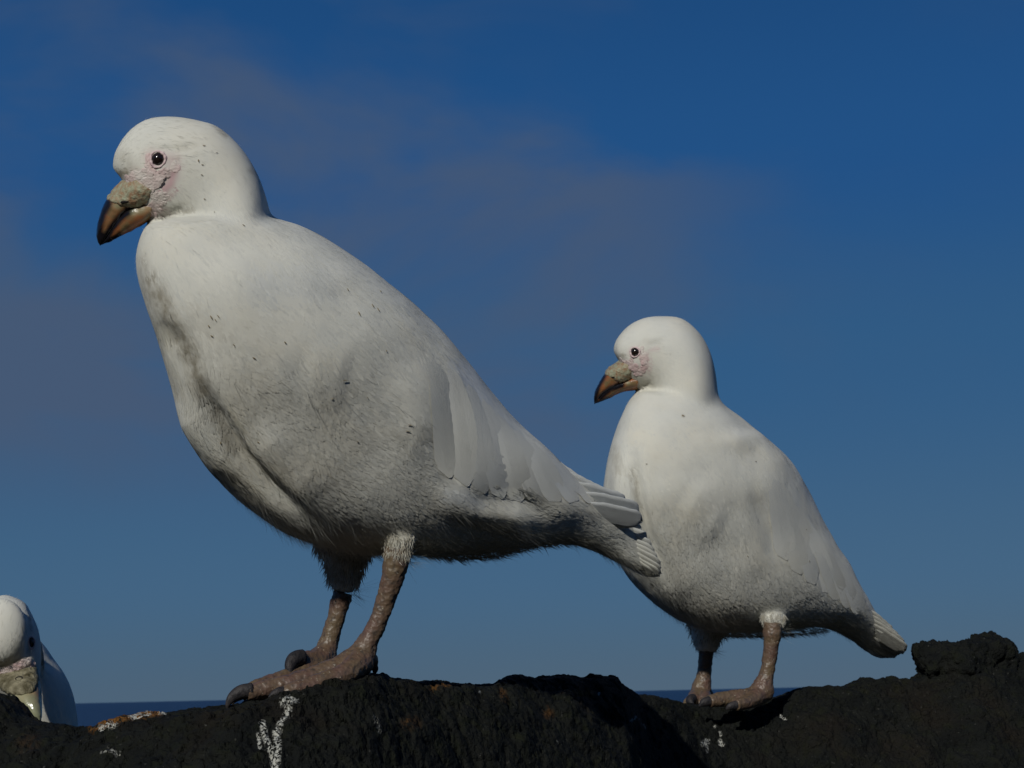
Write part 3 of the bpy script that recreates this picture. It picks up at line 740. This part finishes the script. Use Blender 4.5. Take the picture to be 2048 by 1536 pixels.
    B, bvh = make_body('body', [loft(body, pw=2.5), loft(head), thigh_n, thigh_f], .0018, R, spine, opts)
    eye(bvh, 316, 318, .0042, R, .95, 1.0)
    face_skin(bvh, [(305, 366, .0060, .0042, .0010), (288, 352, .0050, .0040, .0010), (300, 345, .004, .003, .0008), (316, 352, .0050, .0032, .0011), (270, 352, .0042, .0035, .0010), (281, 366, .0040, .0030, .0012), (262, 362, .0040, .0032, .0012), (296, 380, .0045, .0028, .0012), (312, 392, .0042, .0024, .0012), (330, 346, .0035, .003, .0009), (350, 334, .0028, .0036, .0008), (298, 330, .0026, .0032, .0008), (296, 316, .0020, .003, .0007), (254, 358, .003, .003, .001), (324, 392, .004, .003, .0012), (316, 404, .0045, .003, .0013), (307, 416, .0045, .0034, .0012), (303, 428, .004, .003, .001), (318, 418, .003, .0026, .0008)], R)
    up_ = [(262, 352, 328, 398, 1.063, .0190), (242, 364, 306, 407, 1.062, .0170), (224, 384, 280, 417, 1.061, .0142), (212, 400, 259, 428, 1.06, .0116), (203, 420, 244, 444, 1.059, .0094), (196, 444, 228, 463, 1.058, .0070), (193, 467, 213, 480, 1.058, .0045), (196, 484, 203, 488, 1.058, .0018), (200, 491, 201, 491, 1.058, .0002)]
    lo_ = [(310, 384, 300, 440, 1.063, .0150), (296, 389, 284, 451, 1.0625, .0142), (274, 397, 270, 458, 1.061, .0122), (252, 408, 250, 468, 1.06, .0104), (236, 426, 233, 477, 1.059, .0080), (222, 448, 219, 484, 1.0585, .0056), (212, 475, 207, 488, 1.058, .0030), (204, 487, 202, 490, 1.058, .0006)]
    sh_ = [(258, 352, 322, 395, 1.063, .0222), (240, 364, 313, 406, 1.062, .0200), (226, 380, 288, 416, 1.061, .0160), (219, 390, 264, 419, 1.0605, .0136), (215, 397, 251, 416, 1.0602, .0116), (218, 402, 244, 412, 1.060, .008)]
    make_bill(R, up_, lo_, sh_,
         [([(213, 408), (203, 425), (197, 445), (195, 470), (200, 488)], 18, 1.2), ([(200, 470), (215, 475)], 16, 1), ([(262, 418), (240, 436), (222, 458), (208, 482)], 13, 1.2), ([(240, 470), (210, 486)], 9, .8), ([(232, 436), (224, 452)], 10, .5)],
         [([(300, 415), (270, 425)], 14, .5), ([(232, 412), (240, 410)], 12, .6)], [(250, 404, .0030, .0011, -8)])
    flecks(bvh, [(423, 635, .0045, 60, .0006), (431, 640, .003, 60, .0004), (437, 633, .004, 50, .0004), (418, 652, .0028, 60, .0006), (424, 672, .003, 30, .0005), (508, 716, .0034, 30, .0006), (718, 628, .0045, 65, .0007), (745, 612, .004, 50, .0006), (756, 620, .004, 50, .0005), (695, 580, .003, 50, .0004), (517, 884, .0022, 40, .0006),
                 (664, 797, .0018, 0, .0005), (715, 883, .0018, 20, .0006), (441, 886, .003, 80, .0006), (570, 685, .003, 40, .0005), (468, 690, .003, 50, .0004), (487, 452, .003, 45, .0004), (397, 322, .003, 80, .0006), (405, 330, .0022, 0, .0004), (408, 292, .0028, -10, .0004), (433, 306, .0022, -20, .0003),
                 (760, 584, .002, 40, .0004), (772, 702, .002, 60, .0004), (735, 795, .002, 60, .0004), (999, 795, .004, 60, .0011), (1017, 820, .004, 60, .001), (410, 398, .0018, 0, .0005), (404, 350, .002, 20, .0004), (430, 425, .002, 60, .0003), (300, 440, .002, 10, .0004), (820, 850, .005, 10, .0004), (815, 862, .005, 12, .0004), (690, 760, .006, 8, .0003)], R)
    # wing tip and tail
    wing = bpy.data.objects.new('wing', None); COL.objects.link(wing); wing.location = at(1100, 950, 1.18) - base; wing.parent = R
    for i, (rx, ry_, tx, ty, w, dd) in enumerate([(1040, 870, 1186, 992, .0080, .0), (1060, 905, 1215, 1003, .0095, .001), (1090, 940, 1250, 1012, .0100, .002), (1110, 965, 1278, 1026, .0100, .003), (1120, 985, 1284, 1044, .0095, .004)]):
        f = blade('flight_feather', (rx, ry_ + 25, 1.180 - dd), (tx, ty, 1.200 - dd * .4), w, wing, .0, (-fwd * .8 - up * .6).normalized(), 1.0, .35, .15)
        f.matrix_parent_inverse = Matrix.Translation(-at(1100, 950, 1.18))
    wr = [(860, 690), (895, 705), (928, 735), (957, 768), (984, 800), (1010, 832), (1038, 865), (1066, 896), (1092, 925)]
    wt = [(900, 955), (935, 972), (970, 986), (1006, 996), (1043, 1002), (1082, 1004), (1120, 1002), (1156, 1000), (1188, 1000)]
    for i, (a_, b_) in enumerate(zip(wr, wt)):
        mid = ((a_[0] + b_[0]) / 2 + 6, (a_[1] + b_[1]) / 2 - 4)
        lying_feather(bvh, [a_, mid, b_], .0112, wing, 9 - i, random.uniform(.1, .4), random.choice([.02, .1, .2]))
    tail = bpy.data.objects.new('tail', None); COL.objects.link(tail); tail.location = at(1180, 1040, 1.21) - base; tail.parent = R
    tips = [(1275, 1052, 1.222), (1284, 1068, 1.218), (1295, 1085, 1.215), (1304, 1100, 1.212), (1308, 1112, 1.214), (1314, 1124, 1.218), (1322, 1136, 1.222), (1322, 1147, 1.228), (1318, 1153, 1.236), (1305, 1152, 1.246)]
    for i, (tx, ty, td) in enumerate(tips):
        u = i / 9
        f = blade('tail_feather', (1150 + 20 * u, 1025 + 45 * u, 1.205 + .02 * u), (tx, ty, 1.213 + i * .0018), .0084 + .0010 * u, tail, .0006, (-fwd * (.80 - .40 * u) - up * (.40 + .50 * u)).normalized(), .6, .2 * (1 - u), .12)  # self-shade of the white tail put into its tint and brown
        f.matrix_parent_inverse = Matrix.Translation(-at(1180, 1040, 1.21))
    # legs
    leg([[(795, 1095, 1.113, .0085), (790, 1135, 1.112, .0082), (775, 1190, 1.111, .0066), (757, 1240, 1.11, .0062), (738, 1280, 1.109, .0068), (722, 1312, 1.108, .0098), (712, 1335, 1.105, .0085)],
         [(722, 1312, 1.108, .0095), (690, 1332, 1.10, .0085), (655, 1347, 1.093, .0082), (620, 1358, 1.087, .0075), (575, 1368, 1.078, .0062), (530, 1378, 1.072, .0058), (492, 1386, 1.066, .0052)],
         [(725, 1322, 1.10, .009), (690, 1348, 1.08, .007), (640, 1366, 1.068, .0062), (590, 1380, 1.058, .0056), (565, 1388, 1.054, .0045)],
         [(722, 1318, 1.112, .0085), (742, 1318, 1.118, .0048), (745, 1334, 1.122, .0036)],
         [(718, 1330, 1.105, .008), (715, 1352, 1.10, .0070), (700, 1360, 1.095, .005)]],
        [[(505, 1380, 1.066, .0046), (482, 1384, 1.064, .0045), (465, 1394, 1.062, .0033), (456, 1408, 1.06, .0018), (455, 1420, 1.06, .0004)],
         [(572, 1383, 1.055, .0036), (556, 1386, 1.052, .0034), (543, 1394, 1.05, .0022), (538, 1402, 1.05, .0005)],
         [(742, 1330, 1.122, .0030), (750, 1338, 1.124, .0024), (748, 1350, 1.124, .0006)]], R)
    leg([[(686, 1185, 1.168, .0072), (678, 1215, 1.167, .0066), (667, 1255, 1.165, .0062), (656, 1290, 1.163, .0070), (648, 1315, 1.16, .0090)],
         [(650, 1312, 1.16, .0088), (630, 1322, 1.15, .0080), (612, 1322, 1.142, .0070), (598, 1322, 1.135, .0062)],
         [(652, 1318, 1.16, .0080), (620, 1340, 1.14, .0068), (570, 1356, 1.12, .0056), (520, 1372, 1.105, .0052), (485, 1388, 1.095, .0046)],
         [(652, 1318, 1.162, .0080), (650, 1345, 1.155, .0070), (640, 1362, 1.15, .006)]],
        [[(606, 1314, 1.133, .0052), (590, 1318, 1.128, .0054), (581, 1330, 1.124, .0046), (580, 1343, 1.121, .0030), (583, 1352, 1.12, .0007)],
         [(492, 1384, 1.094, .0040), (474, 1392, 1.092, .0036), (466, 1402, 1.091, .0022), (465, 1410, 1.09, .0005)]], R)
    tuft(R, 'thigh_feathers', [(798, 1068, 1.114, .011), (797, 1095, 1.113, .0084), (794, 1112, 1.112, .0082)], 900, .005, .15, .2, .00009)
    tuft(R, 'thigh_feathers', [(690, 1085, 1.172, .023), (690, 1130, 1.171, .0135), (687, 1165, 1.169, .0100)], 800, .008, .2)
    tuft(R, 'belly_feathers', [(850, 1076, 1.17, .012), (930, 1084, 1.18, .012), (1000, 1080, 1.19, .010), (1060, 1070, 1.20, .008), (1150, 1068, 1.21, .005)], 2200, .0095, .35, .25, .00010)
def make_bill(R, up_, lo_, sh_, dark, green, nostril):
    bill(up_, lo_, sh_, dark, None, green, None, nostril, R)
bird_one()

# ------------------------------------------------------------------ bird two: smaller, farther right
def bird_two():
    base = at(1470, 1400, 1.72)
    R = thing('sheathbill', 'smaller white bird on the right, standing upright behind the other one\'s tail', 'bird', base, 'white birds on the rock')
    body = [(1436, 790, 1275, 782, 1.69, .050, .006), (1450, 812, 1255, 805, 1.69, .064, .012), (1485, 838, 1236, 848, 1.69, .078, .022), (1532, 875, 1218, 900, 1.695, .090, .030), (1576, 916, 1209, 955, 1.70, .097, .036), (1604, 957, 1207, 1010, 1.705, .101, .040), (1628, 1003, 1214, 1065, 1.715, .102, .042),
            (1652, 1050, 1238, 1125, 1.725, .099, .040), (1676, 1092, 1290, 1192, 1.735, .093, .035), (1700, 1130, 1370, 1245, 1.75, .084, .028), (1718, 1165, 1460, 1263, 1.765, .072, .02), (1735, 1195, 1560, 1260, 1.78, .056, .012), (1750, 1222, 1640, 1252, 1.795, .042, .006), (1768, 1248, 1690, 1272, 1.81, .027), (1785, 1275, 1730, 1296, 1.82, .014)]
    head = [(1226, 703, 1234, 714, 1.68, .008), (1231, 682, 1242, 732, 1.68, .021), (1250, 657, 1256, 760, 1.681, .030), (1275, 641, 1273, 778, 1.683, .038), (1300, 633, 1290, 784, 1.685, .041), (1335, 632, 1305, 795, 1.687, .044), (1366, 637, 1315, 815, 1.689, .047),
            (1396, 662, 1322, 845, 1.69, .050), (1418, 698, 1330, 880, 1.692, .055), (1430, 745, 1350, 930, 1.695, .06), (1438, 800, 1380, 960, 1.70, .06)]
    tn = tube([(1545, 1170, 1.735, .045), (1546, 1222, 1.72, .015), (1547, 1258, 1.667, .0085)])
    tf = tube([(1430, 1180, 1.78, .045), (1418, 1245, 1.775, .026), (1413, 1275, 1.77, .0155), (1413, 1303, 1.768, .0098)])
    opts = dict(head=(1320, 710, 1.69), headr=.105, count=56000, fuzz=9000, smooth=15,
        strokes=[([(1262, 900), (1275, 980), (1290, 1050), (1310, 1110), (1335, 1160)], 22, -.0075), ([(1235, 920), (1245, 1050)], 22, .003), ([(1420, 880), (1520, 880), (1590, 960)], 30, .003), ([(1500, 960), (1545, 1080), (1560, 1150)], 30, -.002), ([(1590, 1050), (1640, 1130), (1660, 1190)], 20, -.003), ([(1360, 1000), (1450, 1050)], 80, .003),
                 ([(1272, 782), (1300, 765)], 9, -.003), ([(1296, 690), (1330, 680)], 12, -.001)],
        dirt=[([(1234, 718), (1245, 712)], 10, .7), ([(1290, 683), (1320, 690)], 10, .15), ([(1262, 940), (1278, 1010)], 12, .5), ([(1230, 900), (1235, 940)], 18, .35), ([(1290, 1120), (1360, 1140)], 40, .25), ([(1430, 700), (1432, 760)], 10, .25), ([(1366, 832)], 5, .8), ([(1500, 1000), (1620, 1050)], 40, .18), ([(1700, 1170), (1760, 1260)], 20, .2)],  # smudges, plus brown along the breast groove
        pink=[([(1288, 712), (1290, 730), (1282, 742)], 13, .9), ([(1268, 705)], 18, .7), ([(1250, 728), (1272, 738)], 14, .7), ([(1300, 700), (1312, 697)], 8, .4)],
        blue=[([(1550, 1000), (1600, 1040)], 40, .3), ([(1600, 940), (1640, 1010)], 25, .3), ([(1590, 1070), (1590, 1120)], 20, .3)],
        bare=[([(1268, 705)], 12, 1), ([(1245, 724), (1282, 742)], 8, 1), ([(1288, 728)], 6, 1)])
    spine = [(1230, 700, 1.68), (1270, 680, 1.685), (1340, 700, 1.69), (1360, 780, 1.70), (1390, 880, 1.70), (1430, 1000, 1.71), (1500, 1120, 1.74), (1600, 1200, 1.78), (1700, 1240, 1.81), (1790, 1295, 1.83)]
    B, bvh = make_body('body', [loft(body, pw=2.4), loft(head), tn, tf], .0026, R, spine, opts)
    eye(bvh, 1270, 704, .0042, R, 1.0, .4)
    face_skin(bvh, [(1288, 718, .0042, .005, .0015), (1290, 732, .004, .004, .0015), (1283, 742, .004, .003, .0014), (1268, 735, .005, .004, .0012), (1254, 728, .004, .004, .0012), (1244, 724, .004, .004, .0014), (1262, 722, .003, .003, .001), (1275, 748, .004, .0025, .0014), (1284, 700, .002, .004, .001)], R)
    up_ = [(1246, 718, 1276, 748, 1.679, .016), (1236, 724, 1270, 757, 1.678, .0220), (1219, 736, 1256, 764, 1.677, .0185), (1209, 748, 1243, 771, 1.676, .0150), (1200, 762, 1229, 780, 1.675, .0115), (1191, 780, 1210, 788, 1.674, .0070), (1188, 797, 1197, 799, 1.674, .0035), (1189, 808, 1190, 808, 1.674, .0003)]
    lo_ = [(1278, 744, 1274, 781, 1.679, .0210), (1262, 750, 1258, 782, 1.678, .0180), (1245, 757, 1240, 786, 1.677, .0145), (1223, 764, 1222, 795, 1.676, .0106), (1206, 779, 1205, 802, 1.675, .0062), (1193, 797, 1192, 807, 1.674, .0012)]
    sh_ = [(1244, 716, 1276, 746, 1.679, .0260), (1232, 726, 1268, 757, 1.678, .0245), (1218, 735, 1256, 766, 1.677, .0205), (1211, 744, 1243, 768, 1.6765, .0165), (1212, 750, 1232, 762, 1.676, .011)]
    bill(up_, lo_, sh_, [([(1206, 752), (1195, 772), (1189, 795), (1190, 806)], 11, 1.2), ([(1243, 770), (1220, 778), (1200, 795)], 10, 1.2), ([(1215, 796), (1195, 804)], 7, .8)], None, [([(1255, 765)], 8, .5)], None, [(1226, 755, .003, .0012, -20)], R)
    flecks(bvh, [(1366, 832, .005, 35, .0012), (1293, 928, .003, 0, .0006), (1511, 923, .003, 0, .0005), (1495, 1112, .004, 50, .0005), (1618, 1123, .003, 60, .0006), (1612, 1059, .002, 60, .0006)], R)
    wing = bpy.data.objects.new('wing', None); COL.objects.link(wing); wing.location = at(1620, 1080, 1.72) - base; wing.parent = R
    for i, (a_, b_) in enumerate(zip([(1540, 935), (1562, 960), (1582, 990), (1601, 1022), (1622, 1058), (1645, 1092), (1668, 1122)], [(1575, 1120), (1602, 1148), (1630, 1168), (1657, 1184), (1684, 1198), (1708, 1212), (1728, 1224)])):
        lying_feather(bvh, [a_, ((a_[0] + b_[0]) / 2 + 4, (a_[1] + b_[1]) / 2 - 3), b_], .0150, wing, 7 - i, random.uniform(.1, .4), random.choice([.02, .1, .15]))
    tail = bpy.data.objects.new('tail', None); COL.objects.link(tail); tp = at(1740, 1260, 1.81); tail.location = tp - base; tail.parent = R
    tips = [(1778, 1270, 1.800), (1790, 1282, 1.802), (1802, 1292, 1.804), (1811, 1303, 1.808), (1806, 1308, 1.814), (1797, 1310, 1.82), (1790, 1316, 1.826), (1776, 1316, 1.832)]
    for i, (tx, ty, td) in enumerate(tips):
        u = i / 7
        f = blade('tail_feather', (1705 - 10 * u, 1205 + 55 * u, 1.77 + .02 * u), (tx, ty, td), .0105, tail, .001, (-fwd * .55 - up * (.5 + .5 * u)).normalized(), 1.0, .0, .3)  # grey tint and brown put the shaded underside into the white tail's colour
        f.matrix_parent_inverse = Matrix.Translation(-tp)
    leg([[(1546, 1245, 1.665, .0085), (1545, 1268, 1.664, .0095), (1543, 1285, 1.663, .0078), (1539, 1320, 1.662, .0072), (1532, 1352, 1.66, .0075), (1525, 1378, 1.658, .0115), (1522, 1395, 1.656, .0100)],
         [(1522, 1385, 1.658, .0108), (1500, 1392, 1.65, .0082), (1470, 1396, 1.64, .0080), (1440, 1399, 1.632, .0070), (1418, 1403, 1.625, .006)],
         [(1522, 1388, 1.658, .010), (1500, 1402, 1.635, .0070), (1470, 1410, 1.62, .006)],
         [(1524, 1385, 1.66, .009), (1538, 1393, 1.668, .005)]],
        [[(1424, 1401, 1.626, .005), (1408, 1405, 1.622, .0042), (1398, 1413, 1.62, .001)], [(1476, 1409, 1.62, .0045), (1460, 1413, 1.617, .0035), (1452, 1419, 1.616, .0008)]], R)
    leg([[(1413, 1290, 1.768, .0085), (1411, 1320, 1.766, .0075), (1408, 1350, 1.764, .0076), (1403, 1375, 1.762, .0105), (1400, 1395, 1.76, .0115)],
         [(1400, 1390, 1.76, .0105), (1388, 1402, 1.74, .0085), (1378, 1408, 1.725, .0065)],
         [(1402, 1390, 1.76, .0100), (1412, 1402, 1.735, .0075), (1416, 1409, 1.72, .006)],
         [(1402, 1380, 1.764, .0095), (1414, 1385, 1.772, .006), (1422, 1392, 1.776, .004)]],
        [[(1386, 1398, 1.725, .0056), (1380, 1402, 1.715, .0055), (1386, 1411, 1.708, .002)], [(1414, 1404, 1.722, .0045), (1404, 1410, 1.712, .0035), (1398, 1416, 1.708, .001)]], R)
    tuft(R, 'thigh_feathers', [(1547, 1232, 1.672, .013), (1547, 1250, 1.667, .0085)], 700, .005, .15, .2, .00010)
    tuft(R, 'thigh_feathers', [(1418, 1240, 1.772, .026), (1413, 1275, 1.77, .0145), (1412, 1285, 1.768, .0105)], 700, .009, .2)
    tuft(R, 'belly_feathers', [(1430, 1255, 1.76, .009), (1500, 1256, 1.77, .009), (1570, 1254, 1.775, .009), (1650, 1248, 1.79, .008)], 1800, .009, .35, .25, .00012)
bird_two()

# ------------------------------------------------------------------ bird three: head and shoulder at the lower left
def bird_three():
    base = at(-70, 1900, 1.42)
    R = thing('sheathbill', 'white bird at the lower left edge, bowing its head towards the viewer behind the rock', 'bird', base, 'white birds on the rock')
    body = [(60, 1262, -70, 1262, 1.40, .012), (88, 1290, -110, 1290, 1.41, .035), (108, 1318, -140, 1318, 1.42, .05), (132, 1352, -165, 1352, 1.425, .06), (148, 1395, -190, 1395, 1.43, .068), (156, 1450, -205, 1450, 1.43, .07), (160, 1520, -210, 1520, 1.43, .07), (150, 1600, -205, 1600, 1.44, .068), (110, 1680, -170, 1680, 1.46, .06), (60, 1740, -120, 1740, 1.48, .04), (0, 1775, -70, 1775, 1.5, .015)]
    head = [(14, 1190, 6, 1190, 1.30, .004), (46, 1203, -24, 1203, 1.30, .020), (62, 1224, -42, 1224, 1.297, .027), (76, 1258, -52, 1258, 1.293, .031), (82, 1295, -54, 1295, 1.29, .032), (82, 1330, -44, 1335, 1.288, .028), (80, 1365, -25, 1370, 1.287, .022), (76, 1395, 0, 1395, 1.287, .014)]
    dome = ellipsoid(2, 1262, 1.262, .0195, .0245, .014)
    neck = [(60, 1225, -45, 1225, 1.315, .02), (84, 1290, -60, 1290, 1.35, .03), (90, 1350, -90, 1350, 1.40, .04), (90, 1450, -100, 1450, 1.43, .04), (60, 1520, -90, 1520, 1.44, .03)]
    tn = tube([(-20, 1650, 1.44, .03), (-25, 1740, 1.43, .018), (-25, 1790, 1.43, .009)]); tf = tube([(-110, 1650, 1.44, .03), (-105, 1740, 1.43, .018), (-105, 1790, 1.43, .009)])
    opts = dict(head=(15, 1280, 1.28), headr=.07, count=22000, fuzz=6000, smooth=6,
        strokes=[([(56, 1250), (60, 1290), (55, 1315)], 10, -.002), ([(58, 1210), (70, 1250)], 8, -.001)],
        dirt=[([(0, 1335), (45, 1318)], 9, .8), ([(58, 1235), (62, 1260)], 6, .7), ([(60, 1300), (55, 1320)], 8, .5)],  # brown along the brow band and the creases beside the dome
        pink=[([(0, 1348), (50, 1325)], 12, 1.0), ([(66, 1290)], 16, .3)], blue=[],
        bare=[([(0, 1345), (50, 1325)], 12, 1), ([(62, 1284)], 11, 1), ([(20, 1370), (60, 1370)], 28, 1)])
    spine = [(5, 1330, 1.26), (5, 1250, 1.25), (10, 1200, 1.28), (20, 1230, 1.34), (10, 1320, 1.38), (0, 1450, 1.42), (-20, 1600, 1.46), (-30, 1760, 1.52)]
    B, bvh = make_body('body', [loft(body), loft(head), loft(neck), dome, tn, tf], .0022, R, spine, opts)
    eye(bvh, 63, 1285, .0040, R, .5, .5)
    face_skin(bvh, [(5, 1346, .004, .003, .0016), (16, 1343, .004, .003, .0016), (27, 1338, .004, .003, .0018), (38, 1333, .004, .003, .0018), (49, 1327, .004, .0034, .002), (58, 1322, .003, .003, .0016), (66, 1335, .003, .005, .0016), (70, 1355, .003, .005, .0016), (-8, 1348, .004, .003, .0016)], R)
    up_ = [(74, 1338, -14, 1352, 1.275, .012), (78, 1360, 0, 1372, 1.265, .014), (80, 1385, 18, 1388, 1.255, .013), (82, 1408, 38, 1410, 1.246, .010), (83, 1430, 56, 1432, 1.240, .006), (82, 1448, 72, 1449, 1.238, .002)]
    lo_ = [(80, 1358, 20, 1372, 1.285, .009), (83, 1385, 30, 1395, 1.275, .009), (84, 1410, 48, 1415, 1.262, .008), (84, 1436, 66, 1438, 1.25, .004)]
    sh_ = [(72, 1332, -20, 1350, 1.276, .014), (78, 1352, -8, 1368, 1.266, .0165), (78, 1370, 4, 1382, 1.259, .016), (74, 1384, 18, 1390, 1.254, .0135), (66, 1392, 30, 1394, 1.252, .009)]
    bill(up_, lo_, sh_, [([(78, 1445), (66, 1412)], 30, .6)], None, [([(30, 1385), (75, 1440)], 60, .75)], None, [(38, 1357, .0030, .0022, 20)], R, simple('mottled_sheath', (0.25, 0.225, 0.15), 0.6, 0.25, (0.07, 0.06, 0.03), 150, 420, 0.7, 0.0014))
    leg([[(-25, 1775, 1.43, .009), (-26, 1830, 1.43, .0065), (-28, 1880, 1.43, .009)], [(-28, 1875, 1.43, .009), (-35, 1905, 1.39, .0065), (-40, 1925, 1.36, .005)], [(-28, 1875, 1.43, .009), (0, 1900, 1.40, .006)], [(-28, 1875, 1.43, .009), (-60, 1900, 1.41, .006)]], [[(-39, 1920, 1.362, .0045), (-42, 1935, 1.34, .001)]], R)
    leg([[(-105, 1775, 1.43, .009), (-106, 1830, 1.43, .0065), (-108, 1880, 1.43, .009)], [(-108, 1875, 1.43, .009), (-115, 1905, 1.39, .0065), (-120, 1925, 1.36, .005)], [(-108, 1875, 1.43, .009), (-80, 1900, 1.40, .006)], [(-108, 1875, 1.43, .009), (-140, 1900, 1.41, .006)]], [[(-119, 1920, 1.362, .0045), (-122, 1935, 1.34, .001)]], R)
bird_three()
